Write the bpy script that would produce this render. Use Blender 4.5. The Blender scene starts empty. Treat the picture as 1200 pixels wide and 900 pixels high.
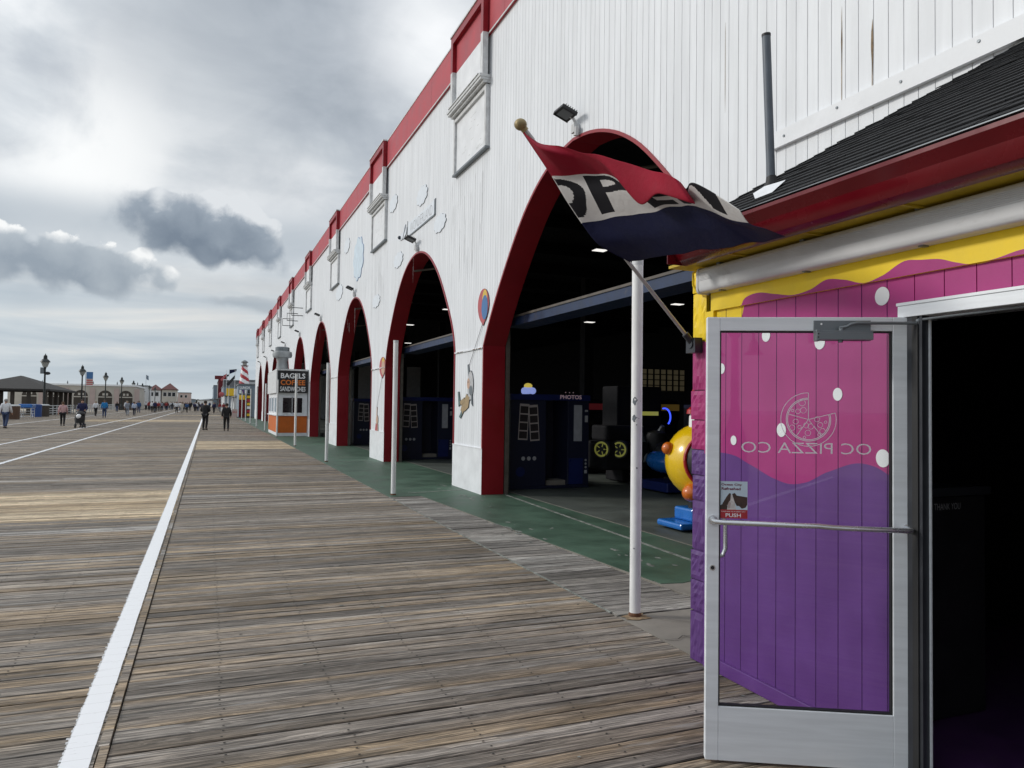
import bpy, bmesh, math, random
from mathutils import Vector, Matrix
R = math.radians
random.seed(7)
scene = bpy.context.scene
col = scene.collection

# ---------------------------------------------------------------- camera
cd = bpy.data.cameras.new("camera")
cam = bpy.data.objects.new("camera", cd); col.objects.link(cam)
cd.sensor_width = 36.0; cd.lens = 26.1; cd.clip_start = 0.05; cd.clip_end = 6000
_r = Vector((0.92545, -0.378612, 0.013993)); _u = Vector((-0.024683, -0.023397, 0.999421)); _f = Vector((0.378066, 0.92526, 0.030999))
cam.matrix_world = Matrix(((_r.x, _u.x, -_f.x, 0), (_r.y, _u.y, -_f.y, 0), (_r.z, _u.z, -_f.z, 1.68), (0, 0, 0, 1)))
scene.camera = cam
scene.view_settings.view_transform = 'Standard'; scene.view_settings.look = 'None'
scene.view_settings.exposure = 0.22; scene.view_settings.gamma = 1.0
scene.view_settings.use_curve_mapping = False

# ---------------------------------------------------------------- node helpers
class NT:
    def __init__(s, tree): s.t = tree
    def n(s, typ, **kw):
        nd = s.t.nodes.new(typ)
        for k, v in kw.items():
            if k == 'ins':
                for i, val in v.items():
                    if isinstance(val, bpy.types.NodeSocket): s.t.links.new(val, nd.inputs[i])
                    else: nd.inputs[i].default_value = val
            else: setattr(nd, k, v)
        return nd
    def m(s, op, a, b=0.0, c=0.0, clamp=False):
        nd = s.n('ShaderNodeMath', operation=op, use_clamp=clamp, ins={0: a, 1: b, 2: c}); return nd.outputs[0]
    def dot(s, a, b): return s.n('ShaderNodeVectorMath', operation='DOT_PRODUCT', ins={0: a, 1: b}).outputs['Value']
    def vm(s, op, a, b): return s.n('ShaderNodeVectorMath', operation=op, ins={0: a, 1: b}).outputs[0]
    def comb(s, x, y, z): return s.n('ShaderNodeCombineXYZ', ins={0: x, 1: y, 2: z}).outputs[0]
    def sep(s, v): return s.n('ShaderNodeSeparateXYZ', ins={0: v}).outputs
    def noise(s, v, scale, detail=5.0, rough=0.55, dist=0.0, lac=2.0):
        return s.n('ShaderNodeTexNoise', ins={'Vector': v, 'Scale': scale, 'Detail': detail, 'Roughness': rough, 'Distortion': dist, 'Lacunarity': lac}).outputs['Fac']
    def ss(s, v, a, b, lo=0.0, hi=1.0):
        return s.n('ShaderNodeMapRange', interpolation_type='SMOOTHSTEP', ins={0: v, 1: a, 2: b, 3: lo, 4: hi}).outputs[0]
    def mix(s, f, a, b, blend='MIX'):
        nd = s.n('ShaderNodeMix', data_type='RGBA', blend_type=blend)
        for i, v in ((0, f), (6, a), (7, b)):
            if isinstance(v, bpy.types.NodeSocket): s.t.links.new(v, nd.inputs[i])
            else: nd.inputs[i].default_value = v if i == 0 else (tuple(v) + (1,) if len(v) == 3 else v)
        return nd.outputs[2]
    def ramp(s, f, stops):
        nd = s.n('ShaderNodeValToRGB', ins={0: f}); e = nd.color_ramp.elements
        while len(e) < len(stops): e.new(0.5)
        for el, (p, c) in zip(e, stops): el.position = p; el.color = tuple(c) + (1,)
        return nd.outputs[0]

# ---------------------------------------------------------------- sky and sun
SUN_AZ, SUN_EL = 64.0, 27.0           # degrees left of the boardwalk direction, elevation
world = bpy.data.worlds.new("World"); scene.world = world; world.use_nodes = True
T = NT(world.node_tree)
for nd in list(world.node_tree.nodes): world.node_tree.nodes.remove(nd)
sky = T.n('ShaderNodeTexSky', sky_type='NISHITA', sun_disc=False, sun_elevation=R(SUN_EL), sun_rotation=R(-SUN_AZ), air_density=1.2, dust_density=2.0)
d = T.n('ShaderNodeTexCoord').outputs['Generated']
dx, dy, dz = T.sep(d)
zc = T.m('MAXIMUM', dz, 0.0)
# stratus deck: noise on a plane overhead, so it shrinks towards the horizon
pl = T.comb(T.m('MULTIPLY', dx, 3.1), T.m('MULTIPLY', dy, 3.1), T.m('MULTIPLY', zc, 6.0))
n1 = T.noise(pl, 1.0, 6, 0.52, 0.5)
n2 = T.noise(pl, 2.9, 8, 0.56, 0.5)
deck = T.m('ADD', T.m('MULTIPLY', n1, 0.74), T.m('MULTIPLY', n2, 0.34))
deckc = T.ramp(deck, [(0.37, (0.285, 0.325, 0.375)), (0.48, (0.39, 0.43, 0.48)), (0.57, (0.51, 0.55, 0.59)), (0.70, (0.76, 0.78, 0.80))])
def unit(v): return tuple(Vector(v).normalized())
def gauss(c, w):
    return T.m('POWER', 2.718, T.m('DIVIDE', T.m('SUBTRACT', T.dot(d, unit(c)), 1.0), w))
# the bright veil where the sun stands behind thin cloud, and darker folds above it
veiln = T.noise(d, 5.0, 7, 0.55, 0.4)
veil = T.m('MULTIPLY', gauss((-0.125, 0.948, 0.288), 0.0085), T.ss(veiln, 0.34, 0.56, 0.30, 1.15))
c = T.mix(T.m('MULTIPLY', veil, 0.92, clamp=True), deckc, (0.83, 0.84, 0.84))
veil2 = T.m('MULTIPLY', gauss((0.235, 0.86, 0.44), 0.003), T.ss(veiln, 0.35, 0.65))
c = T.mix(T.m('MULTIPLY', veil2, 0.75, clamp=True), c, (0.93, 0.94, 0.95))
fold = T.m('MULTIPLY', gauss((0.085, 0.935, 0.30), 0.010), T.ss(veiln, 0.25, 0.62, 1.0, 0.45))
c = T.mix(T.m('MULTIPLY', fold, 0.72, clamp=True), c, (0.37, 0.405, 0.445))
fold2 = T.m('MULTIPLY', gauss((-0.02, 0.89, 0.44), 0.006), T.ss(veiln, 0.3, 0.6, 0.5, 1.0))
c = T.mix(T.m('MULTIPLY', fold2, 0.62, clamp=True), c, (0.36, 0.395, 0.435))
# blue grey shelf and horizontal streaks low down
low = T.ss(dz, 0.05, 0.24, 1.0, 0.0)
az = T.m('ARCTAN2', dx, dy)
st = T.noise(T.comb(T.m('MULTIPLY', az, 2.2), T.m('MULTIPLY', dz, 21.0), 1.7), 1.0, 6, 0.55, 0.5)
lowc = T.ramp(st, [(0.33, (0.33, 0.40, 0.465)), (0.47, (0.42, 0.485, 0.54)), (0.58, (0.52, 0.57, 0.605)), (0.70, (0.72, 0.71, 0.68))])
c = T.mix(T.m('MULTIPLY', low, 0.93), c, lowc)
shelf = T.m('MULTIPLY', T.ss(dz, 0.165, 0.205, 0.0, 1.0), T.ss(dz, 0.21, 0.255, 1.0, 0.0))
c = T.mix(T.m('MULTIPLY', shelf, 0.7), c, (0.37, 0.42, 0.47))
hz = T.ss(dz, 0.0, 0.05, 1.0, 0.0)
c = T.mix(T.m('MULTIPLY', hz, 0.7), c, (0.57, 0.62, 0.65))
# two heaped clouds under the deck
fb = T.noise(d, 20.0, 7, 0.52, 0.15)
fb2 = T.noise(d, 34.0, 7, 0.6, 0.3)
bil = T.n('ShaderNodeTexVoronoi', feature='SMOOTH_F1', ins={'Vector': T.vm('ADD', d, T.comb(T.m('MULTIPLY', T.noise(d, 40.0, 3, 0.5), 0.02), 0.0, T.m('MULTIPLY', fb2, 0.03))), 'Scale': 30.0, 'Smoothness': 0.6}).outputs['Distance']
bil = T.m('SUBTRACT', 0.5, bil)
def cumulus(c, cen, a, b, dark, mid, lit, soft=0.5, amp=2.4, litk=1.0, skew=0.0):
    cv = Vector(cen).normalized(); rv = cv.cross(Vector((0, 0, 1))).normalized(); uv = rv.cross(cv)
    fw = T.m('MAXIMUM', T.dot(d, cv), 0.05)
    u = T.m('DIVIDE', T.dot(d, tuple(rv)), fw); v = T.m('DIVIDE', T.dot(d, tuple(uv)), fw)
    v = T.m('ADD', v, T.m('MULTIPLY', u, skew))
    uu = T.m('POWER', T.m('ABSOLUTE', T.m('DIVIDE', u, a)), 2.0); vv = T.m('POWER', T.m('ABSOLUTE', T.m('DIVIDE', v, b)), 2.0)
    m = T.m('SUBTRACT', T.m('SUBTRACT', 1.0, uu), vv)
    m = T.m('ADD', m, T.m('MULTIPLY', T.m('SUBTRACT', fb, 0.5), amp))
    m = T.m('ADD', m, T.m('ADD', T.m('MULTIPLY', T.m('SUBTRACT', fb2, 0.5), 0.5), T.m('MULTIPLY', bil, 1.1)))
    m = T.m('MINIMUM', m, T.m('MULTIPLY', T.m('SUBTRACT', T.dot(d, cv), 0.93), 60.0))
    vb = T.m('DIVIDE', v, b)
    al = T.m('DIVIDE', T.m('ADD', m, 0.02), T.m('MAXIMUM', T.m('ADD', soft * .75, T.m('MULTIPLY', vb, -soft * .65)), 0.12), clamp=True)
    al = T.ss(al, 0.0, 1.0)
    sh = T.m('ADD', T.m('ADD', T.m('MULTIPLY', m, 0.34), 0.34), T.m('ADD', T.m('MULTIPLY', vb, -0.46), T.m('ADD', T.m('MULTIPLY', T.m('SUBTRACT', fb2, 0.5), -0.7), T.m('ADD', T.m('MULTIPLY', bil, -0.75), T.m('MULTIPLY', T.m('SUBTRACT', fb, 0.5), -1.0)))))
    cc = T.ramp(sh, [(0.13, lit), (0.40, mid), (0.85, dark)])
    return T.mix(T.m('MULTIPLY', al, litk), c, cc)
c = cumulus(c, (-0.165, 0.974, 0.160), 0.140, 0.037, (0.235, 0.28, 0.335), (0.37, 0.415, 0.46), (0.80, 0.81, 0.81), 0.62, 1.8, 0.95, 0.08)
c = cumulus(c, (-0.012, 0.978, 0.211), 0.104, 0.050, (0.15, 0.188, 0.242), (0.265, 0.31, 0.365), (0.64, 0.665, 0.69), 0.62, 1.7, 0.97, 0.14)
c = cumulus(c, (0.055, 0.98, 0.125), 0.085, 0.013, (0.30, 0.345, 0.39), (0.38, 0.42, 0.46), (0.50, 0.54, 0.57), 1.2, 1.6, 0.7, 0.0)
# overcast gain overhead and on the sun's side, added to light the white wall
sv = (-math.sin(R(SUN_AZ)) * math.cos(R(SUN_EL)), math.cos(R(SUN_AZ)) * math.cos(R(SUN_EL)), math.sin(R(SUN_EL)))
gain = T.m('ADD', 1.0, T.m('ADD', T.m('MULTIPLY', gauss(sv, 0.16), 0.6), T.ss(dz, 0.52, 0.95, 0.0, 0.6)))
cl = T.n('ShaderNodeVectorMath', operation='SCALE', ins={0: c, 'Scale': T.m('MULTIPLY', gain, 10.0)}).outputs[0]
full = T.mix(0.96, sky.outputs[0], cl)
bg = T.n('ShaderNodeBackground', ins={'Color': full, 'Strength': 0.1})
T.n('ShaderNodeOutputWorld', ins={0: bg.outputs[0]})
sd = bpy.data.lights.new("sun", 'SUN'); sd.energy = 1.5; sd.angle = R(10); sd.color = (1.0, 0.96, 0.9)
sun = bpy.data.objects.new("sun", sd); col.objects.link(sun)
sun.rotation_euler = Vector(sv).to_track_quat('Z', 'Y').to_euler()

# ---------------------------------------------------------------- materials
def newmat(name):
    m = bpy.data.materials.new(name); m.use_nodes = True
    t = NT(m.node_tree); b = m.node_tree.nodes['Principled BSDF']; return m, t, b
def mat(name, c, rough=0.6, metal=0.0, var=0.12, scale=6.0, bump=0.0, bscale=60.0, stretch=(1, 1, 1), spec=0.5, coat=0.0, dirt=0.0):
    """plain painted or dyed material with uneven tone"""
    m, t, b = newmat(name)
    v = t.vm('MULTIPLY', t.n('ShaderNodeTexCoord').outputs['Object'], stretch)
    n = t.noise(v, scale, 6, 0.6)
    k = t.ss(n, 0.25, 0.75, 1 - var, 1 + var)
    cc = t.vm('MULTIPLY', (c[0], c[1], c[2]), t.comb(k, k, k))
    if dirt:
        dn = t.noise(v, scale * 0.37, 8, 0.7, 0.5)
        cc = t.mix(t.ss(dn, 0.56, 0.72, 0.0, dirt), cc, (0.13, 0.11, 0.09))
    t.t.links.new(cc, b.inputs['Base Color'])
    b.inputs['Metallic'].default_value = metal
    t.t.links.new(t.ss(n, 0.2, 0.8, max(rough - 0.1, 0.02), min(rough + 0.1, 1)), b.inputs['Roughness'])
    b.inputs['Specular IOR Level'].default_value = spec
    b.inputs['Coat Weight'].default_value = coat
    if bump:
        bn = t.noise(v, bscale, 5, 0.6)
        t.t.links.new(t.n('ShaderNodeBump', ins={'Strength': bump, 'Distance': 0.004, 'Height': bn}).outputs[0], b.inputs['Normal'])
    return m
def emit(name, c, k):
    m, t, b = newmat(name); b.inputs['Base Color'].default_value = (*c, 1)
    b.inputs['Emission Color'].default_value = (*c, 1); b.inputs['Emission Strength'].default_value = k
    return m
M = {}
def plank_mat(name, ramp, k=1.0):
    m, t, b = newmat(name)
    g = t.n('ShaderNodeNewGeometry'); rnd = g.outputs['Random Per Island']
    p = t.n('ShaderNodeTexCoord').outputs['Object']; px, py, pz = t.sep(p)
    off = t.m('MULTIPLY', rnd, 371.0)
    age = t.noise(t.comb(t.m('MULTIPLY', px, 0.035), t.m('MULTIPLY', py, 0.85), 0.0), 1.0, 3, 0.6)
    age = t.ss(age, 0.30, 0.70)
    tone = t.m('ADD', t.m('MULTIPLY', rnd, 0.44), t.m('MULTIPLY', age, 0.56))
    base = t.ramp(tone, ramp)
    gv = t.comb(t.m('ADD', t.m('MULTIPLY', px, 0.62), off), t.m('MULTIPLY', py, 34.0), t.m('MULTIPLY', pz, 5.0))
    wob = t.noise(t.comb(t.m('ADD', t.m('MULTIPLY', px, 0.8), off), t.m('MULTIPLY', py, 6.0), 0.0), 1.6, 3, 0.5)
    gv = t.vm('ADD', gv, t.comb(0.0, t.m('MULTIPLY', wob, 5.0), 0.0))
    gr = t.noise(gv, 2.2, 7, 0.68, 0.5)
    gr2 = t.noise(gv, 0.5, 4, 0.6, 0.3)
    kk = t.m('MULTIPLY', t.ss(gr, 0.40, 0.62, 0.52, 1.36), t.ss(gr2, 0.28, 0.72, 0.84, 1.16))
    bv = t.n('ShaderNodeTexWhiteNoise', noise_dimensions='1D', ins={'W': t.m('MULTIPLY', rnd, 91.7)}).outputs['Value']
    kk = t.m('MULTIPLY', kk, t.m('ADD', 0.80, t.m('MULTIPLY', bv, 0.62)))
    fine = t.noise(t.comb(t.m('ADD', t.m('MULTIPLY', px, 1.6), off), t.m('MULTIPLY', py, 120.0), 0.0), 1.5, 4, 0.7)
    kk = t.m('MULTIPLY', kk, t.ss(fine, 0.40, 0.60, 0.58, 1.42))
    # growth rings as thin dark lines, and dark weathered plank edges
    wv = t.noise(t.comb(t.m('ADD', t.m('MULTIPLY', px, 0.55), off), t.m('MULTIPLY', py, 7.0), 0.0), 1.5, 4, 0.55)
    ring = t.m('SINE', t.m('ADD', t.m('MULTIPLY', py, 330.0), t.m('MULTIPLY', wv, 46.0)))
    msk = t.noise(t.comb(t.m('ADD', t.m('MULTIPLY', px, 1.0), off), t.m('MULTIPLY', py, 20.0), 5.0), 1.4, 4, 0.6)
    kk = t.m('MULTIPLY', kk, t.m('SUBTRACT', 1.0, t.m('MULTIPLY', t.ss(ring, 0.35, 0.95, 0.0, 0.50), t.ss(msk, 0.35, 0.62))))
    vv = t.m('ABSOLUTE', t.m('SUBTRACT', t.m('FRACT', t.m('DIVIDE', t.m('ADD', py, 14.0), 0.143)), 0.5))
    edn = t.noise(t.comb(t.m('ADD', t.m('MULTIPLY', px, 2.2), off), t.m('MULTIPLY', py, 9.0), 8.0), 1.5, 4, 0.6)
    kk = t.m('MULTIPLY', kk, t.m('SUBTRACT', 1.0, t.m('MULTIPLY', t.ss(vv, 0.40, 0.48, 0.0, 0.64), t.ss(edn, 0.30, 0.60, 0.25, 1.0))))
    blot = t.noise(t.comb(t.m('MULTIPLY', px, 0.5), t.m('MULTIPLY', py, 0.9), 3.0), 1.3, 7, 0.65, 0.8)
    kk = t.m('MULTIPLY', kk, t.ss(blot, 0.3, 0.7, 0.80 * k, 1.17 * k))
    cc = t.vm('MULTIPLY', base, t.comb(t.m('MULTIPLY', kk, 1.02), t.m('MULTIPLY', kk, 0.985), t.m('MULTIPLY', kk, 0.945)))
    # knots
    vo = t.n('ShaderNodeTexVoronoi', ins={'Vector': t.comb(t.m('ADD', t.m('MULTIPLY', px, 1.3), off), t.m('MULTIPLY', py, 5.0), 0.0), 'Scale': 1.0})
    cc = t.mix(t.ss(vo.outputs['Distance'], 0.03, 0.12, 0.75, 0.0), cc, (0.045, 0.035, 0.028))
    # pale rub marks
    rub = t.noise(t.comb(t.m('MULTIPLY', px, 2.0), t.m('MULTIPLY', py, 18.0), 9.0), 1.1, 6, 0.6)
    cc = t.mix(t.ss(rub, 0.56, 0.72, 0.0, 0.5), cc, (0.38, 0.37, 0.35))
    t.t.links.new(cc, b.inputs['Base Color'])
    t.t.links.new(t.ss(gr, 0.2, 0.8, 0.62, 0.88), b.inputs['Roughness'])
    b.inputs['Specular IOR Level'].default_value = 0.35
    t.t.links.new(t.n('ShaderNodeBump', ins={'Strength': 0.6, 'Distance': 0.004, 'Height': gr}).outputs[0], b.inputs['Normal'])
    return m
M['plank'] = plank_mat('weathered planks', [(0.12, (0.110, 0.098, 0.085)), (0.28, (0.172, 0.156, 0.138)), (0.40, (0.195, 0.153, 0.106)), (0.50, (0.158, 0.138, 0.116)), (0.60, (0.205, 0.190, 0.172)), (0.70, (0.235, 0.182, 0.120)), (0.82, (0.165, 0.150, 0.134)), (0.95, (0.30, 0.292, 0.278))], 1.22)
M['plank_grey'] = plank_mat('silvered short planks', [(0.15, (0.150, 0.142, 0.130)), (0.5, (0.22, 0.21, 0.196)), (0.85, (0.30, 0.295, 0.28))], 1.0)
M['plank_tan'] = plank_mat('newer tan planks', [(0.2, (0.29, 0.225, 0.145)), (0.8, (0.42, 0.35, 0.25))], 1.35)
def road_paint(name, c, worn):
    m, t, b = newmat(name)
    p = t.n('ShaderNodeTexCoord').outputs['Object']; px, py, pz = t.sep(p)
    n = t.noise(t.comb(t.m('MULTIPLY', px, 5.0), t.m('MULTIPLY', py, 28.0), 0.0), 1.6, 7, 0.7)
    cc = t.mix(t.ss(n, 0.60 - worn, 0.72 - worn * 0.6, 0.0, 0.8), c, (0.24, 0.225, 0.205))
    t.t.links.new(cc, b.inputs['Base Color']); b.inputs['Roughness'].default_value = 0.6
    return m
M['line'] = road_paint('white deck paint', (0.84, 0.85, 0.86), 0.0)
M['line_edge'] = road_paint('thin brushed edge of deck paint', (0.66, 0.67, 0.68), 0.12)
M['line_worn'] = road_paint('worn deck paint', (0.72, 0.73, 0.74), 0.06)
def white_siding():
    m, t, b = newmat('white painted siding')
    p = t.n('ShaderNodeTexCoord').outputs['Object']; px, py, pz = t.sep(p)
    n = t.noise(t.comb(px, t.m('MULTIPLY', py, 3.0), t.m('MULTIPLY', pz, 0.35)), 1.5, 7, 0.62)
    bn = t.n('ShaderNodeTexWhiteNoise', noise_dimensions='1D', ins={'W': t.m('FLOOR', t.m('DIVIDE', py, 0.203))}).outputs['Value']
    k = t.m('MULTIPLY', t.ss(n, 0.3, 0.75, 0.90, 1.03), t.m('ADD', 0.965, t.m('MULTIPLY', bn, 0.05)))
    cc = t.vm('MULTIPLY', (0.765, 0.785, 0.81), t.comb(k, k, k))
    gr = t.noise(t.comb(0.0, t.m('MULTIPLY', py, 9.0), t.m('MULTIPLY', pz, 0.55)), 1.0, 6, 0.7)
    cc = t.mix(t.ss(gr, 0.62, 0.78, 0.0, 0.26), cc, (0.40, 0.38, 0.35))
    rs = t.noise(t.comb(3.0, t.m('MULTIPLY', py, 5.0), t.m('MULTIPLY', pz, 0.42)), 1.0, 4, 0.6)
    fine = t.noise(t.comb(0.0, t.m('MULTIPLY', py, 60.0), t.m('MULTIPLY', pz, 2.0)), 1.0, 3, 0.6)
    cc = t.mix(t.m('MULTIPLY', t.ss(rs, 0.70, 0.77, 0.0, 0.55), t.ss(fine, 0.5, 0.6)), cc, (0.33, 0.21, 0.10))
    t.t.links.new(cc, b.inputs['Base Color']); b.inputs['Roughness'].default_value = 0.5
    return m
M['siding'] = white_siding()
M['white'] = mat('white paint', (0.745, 0.76, 0.78), 0.5, var=0.07, scale=3, dirt=0.22)
M['white_groove'] = mat('white paint in the grooves', (0.66, 0.67, 0.685), 0.7, var=0.1)
M['grey_trim'] = mat('dirty white trim', (0.60, 0.61, 0.615), 0.6, var=0.2, scale=9, dirt=0.55, stretch=(1, 2, .6))
M['red'] = mat('red paint', (0.26, 0.004, 0.012), 0.42, var=0.10, scale=2, dirt=0.05)
M['red_band'] = mat('faded red paint', (0.40, 0.030, 0.045), 0.5, var=0.16, scale=1.2, dirt=0.10)
M['red_dk'] = mat('dark red gutter enamel', (0.125, 0.004, 0.008), 0.25, var=0.12, scale=3, dirt=0.1, spec=.35)
M['black'] = mat('black paint', (0.012, 0.012, 0.014), 0.5)
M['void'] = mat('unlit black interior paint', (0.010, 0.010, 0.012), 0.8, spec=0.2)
M['navy'] = mat('navy laminate', (0.008, 0.012, 0.055), 0.35)
M['navy2'] = mat('blue laminate', (0.012, 0.022, 0.12), 0.35)
M['bluebeam'] = mat('dull blue beam paint', (0.012, 0.028, 0.075), 0.5, var=0.25, dirt=0.5)
M['tanbeam'] = mat('dusty steel edge', (0.10, 0.085, 0.07), 0.6, var=0.3)
M['steel'] = mat('brushed aluminium', (0.77, 0.80, 0.83), 0.42, 0.06, var=0.07, scale=2.0, stretch=(1, 1, 14), bump=0.05, bscale=30)
M['chrome'] = mat('satin steel', (0.66, 0.67, 0.69), 0.24, 0.9, var=0.05)
M['gunmetal'] = mat('grey closer enamel', (0.17, 0.19, 0.205), 0.42, 0.4, var=0.08)
M['bronze'] = mat('dark bronze jamb', (0.035, 0.038, 0.046), 0.4, 0.3)
M['rubber'] = mat('black rubber', (0.012, 0.012, 0.013), 0.6)
M['galv'] = mat('grey pvc pipe', (0.105, 0.125, 0.15), 0.5, var=0.22, scale=5, dirt=0.4)
M['post'] = mat('chipped white post paint', (0.80, 0.80, 0.79), 0.45, var=0.10, scale=4, dirt=0.5, stretch=(2, 2, .7))
M['rust'] = mat('rust', (0.13, 0.055, 0.025), 0.85, var=0.4, scale=30)
M['shingle'] = mat('charcoal asphalt shingle', (0.013, 0.014, 0.016), 0.95, var=0.45, scale=14, bump=0.9, bscale=220)
M['yellow'] = mat('yellow wall paint', (0.88, 0.62, 0.005), 0.5, var=0.07, scale=4, bump=.15, bscale=90, dirt=.06)
M['magenta'] = mat('magenta wall paint', (0.375, 0.013, 0.175), 0.45, var=0.07, scale=4, bump=.12, bscale=90)
M['purple'] = mat('purple wall paint', (0.112, 0.030, 0.205), 0.45, var=0.09, scale=4, bump=.12, bscale=90)
M['pinkbrick'] = mat('pink brick paint', (0.34, 0.020, 0.135), 0.45, var=0.12, scale=9)
M['purplebrick'] = mat('purple brick paint', (0.092, 0.032, 0.165), 0.5, var=0.14, scale=9)
M['dot'] = mat('white dot paint', (0.83, 0.84, 0.85), 0.5, var=0.02)
M['shutter'] = mat('dirty white shutter aluminium', (0.64, 0.65, 0.66), 0.42, 0.0, var=0.08, scale=5, dirt=0.45, stretch=(1, .6, 1))
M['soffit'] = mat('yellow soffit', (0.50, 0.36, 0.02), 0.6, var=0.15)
M['green'] = mat('green deck coating', (0.055, 0.105, 0.070), 0.55, var=0.30, scale=1.6, dirt=0.45, bump=.25, bscale=40)
M['concrete'] = mat('stained concrete', (0.225, 0.205, 0.175), 0.85, var=0.2, scale=2.5, bump=.4, bscale=70, dirt=0.25)
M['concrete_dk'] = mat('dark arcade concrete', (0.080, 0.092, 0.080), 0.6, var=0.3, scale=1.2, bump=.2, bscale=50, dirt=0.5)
M['joint'] = mat('pale floor joint', (0.19, 0.20, 0.18), 0.8, var=0.6, scale=8)
M['crack'] = mat('crack shadow', (0.03, 0.028, 0.025), 0.9)
M['sand'] = mat('beach sand', (0.36, 0.31, 0.24), 0.95, var=0.12, scale=.2)
M['sea'] = mat('grey sea', (0.05, 0.075, 0.085), 0.15, var=0.2, scale=.05)
M['flag_red'] = mat('red flag cloth', (0.27, 0.009, 0.026), 0.8, var=0.06, bump=.9, bscale=26, spec=.2)
M['flag_white'] = mat('white flag cloth', (0.62, 0.61, 0.60), 0.8, var=0.04, bump=.9, bscale=26, spec=.2)
M['flag_navy'] = mat('navy flag cloth', (0.009, 0.011, 0.042), 0.8, var=0.08, bump=.9, bscale=26, spec=.2)
M['flag_black'] = mat('black flag lettering', (0.014, 0.014, 0.018), 0.8, spec=.2)
M['brass'] = mat('weathered gold ball', (0.30, 0.23, 0.11), 0.5, 0.3, var=0.35, scale=40)
M['pole'] = mat('silver pole', (0.42, 0.42, 0.42), 0.4, 0.5)
M['orange'] = mat('orange booth panel', (0.56, 0.125, 0.010), 0.55, var=0.10, scale=3)
M['orangetext'] = mat('orange lettering', (0.75, 0.20, 0.03), 0.6)
M['glass_dk'] = mat('dark window glass', (0.012, 0.014, 0.017), 0.08, var=0.1)
M['ride_yellow'] = mat('yellow gelcoat', (0.80, 0.51, 0.006), 0.25, var=0.04, coat=0.6)
M['ride_orange'] = mat('orange gelcoat', (0.62, 0.14, 0.008), 0.25, var=0.04, coat=0.6)
M['ride_blue'] = mat('blue gelcoat', (0.012, 0.14, 0.47), 0.3, var=0.06, coat=0.5)
M['ride_red'] = mat('red gelcoat', (0.42, 0.012, 0.012), 0.3, coat=0.5)
M['paleblue'] = mat('pale blue cutout paint', (0.58, 0.68, 0.76), 0.6, var=0.10, scale=4)
M['cutwhite'] = mat('cutout white paint', (0.69, 0.735, 0.785), 0.6, var=0.05)
M['cutedge'] = mat('dark outline paint', (0.035, 0.045, 0.06), 0.6)
M['cutred'] = mat('cutout red', (0.42, 0.09, 0.10), 0.6)
M['cutblue'] = mat('cutout blue', (0.055, 0.16, 0.36), 0.6)
M['cutyel'] = mat('cutout yellow', (0.66, 0.46, 0.07), 0.6)
M['cuttan'] = mat('cutout tan', (0.33, 0.24, 0.13), 0.6)
M['cutgrey'] = mat('cutout grey', (0.33, 0.33, 0.34), 0.6)
M['fig_grey'] = mat('cutout pale grey', (0.44, 0.44, 0.45), 0.6, var=.2, scale=14)
M['cutteal'] = mat('cutout dull teal', (0.10, 0.15, 0.15), 0.6)
M['cutskin'] = mat('cutout skin tone', (0.52, 0.34, 0.25), 0.6)
M['lamp_iron'] = mat('black green cast iron', (0.010, 0.014, 0.013), 0.45)
M['lamp_glass'] = mat('frosted lamp glass', (0.33, 0.34, 0.32), 0.3)
M['roofbrown'] = mat('brown shingle roof', (0.030, 0.027, 0.025), 0.9, var=0.2, scale=1.5)
M['timber'] = mat('dark stained timber', (0.050, 0.040, 0.032), 0.75, var=0.25)
M['railing'] = mat('pale railing paint', (0.52, 0.53, 0.53), 0.5)
M['binbrown'] = mat('brown slatted bin', (0.095, 0.052, 0.032), 0.7, var=0.25, stretch=(8, 8, 1))
M['binblue'] = mat('blue plastic bin', (0.012, 0.055, 0.22), 0.5)
M['cream'] = mat('cream stucco', (0.50, 0.465, 0.41), 0.8, var=0.08, scale=.5)
M['pinkish'] = mat('pale pink stucco', (0.48, 0.38, 0.35), 0.8, var=0.08, scale=.5)
M['palewhite'] = mat('pale far paint', (0.66, 0.67, 0.68), 0.7, var=0.05, scale=.4)
M['redroof'] = mat('dull red tile roof', (0.115, 0.042, 0.038), 0.85, var=0.15, scale=.6)
M['greyroof'] = mat('grey roof', (0.16, 0.17, 0.18), 0.8, var=0.15, scale=.6)
M['bluegrey'] = mat('blue grey siding', (0.20, 0.25, 0.30), 0.7, var=0.08)
M['signyellow'] = mat('yellow sign', (0.78, 0.50, 0.02), 0.5)
M['signred'] = mat('red sign', (0.42, 0.025, 0.035), 0.5)
M['stain'] = mat('rust stain', (0.27, 0.19, 0.11), 0.8, var=0.4, scale=30)

def glass_mat():
    m, t, b = newmat('clear door glass'); t.t.nodes.remove(b)
    out = [n for n in t.t.nodes if n.type == 'OUTPUT_MATERIAL'][0]
    fr = t.n('ShaderNodeFresnel', ins={'IOR': 1.52})
    tr = t.n('ShaderNodeBsdfTransparent', ins={'Color': (0.93, 0.95, 0.95, 1)})
    gl = t.n('ShaderNodeBsdfGlossy', ins={'Color': (1, 1, 1, 1), 'Roughness': 0.0})
    f = t.m('MULTIPLY', fr.outputs[0], 0.55, clamp=True)
    mx = t.n('ShaderNodeMixShader', ins={0: f, 1: tr.outputs[0], 2: gl.outputs[0]})
    t.t.links.new(mx.outputs[0], out.inputs[0]); return m
M['glass'] = glass_mat()

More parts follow.
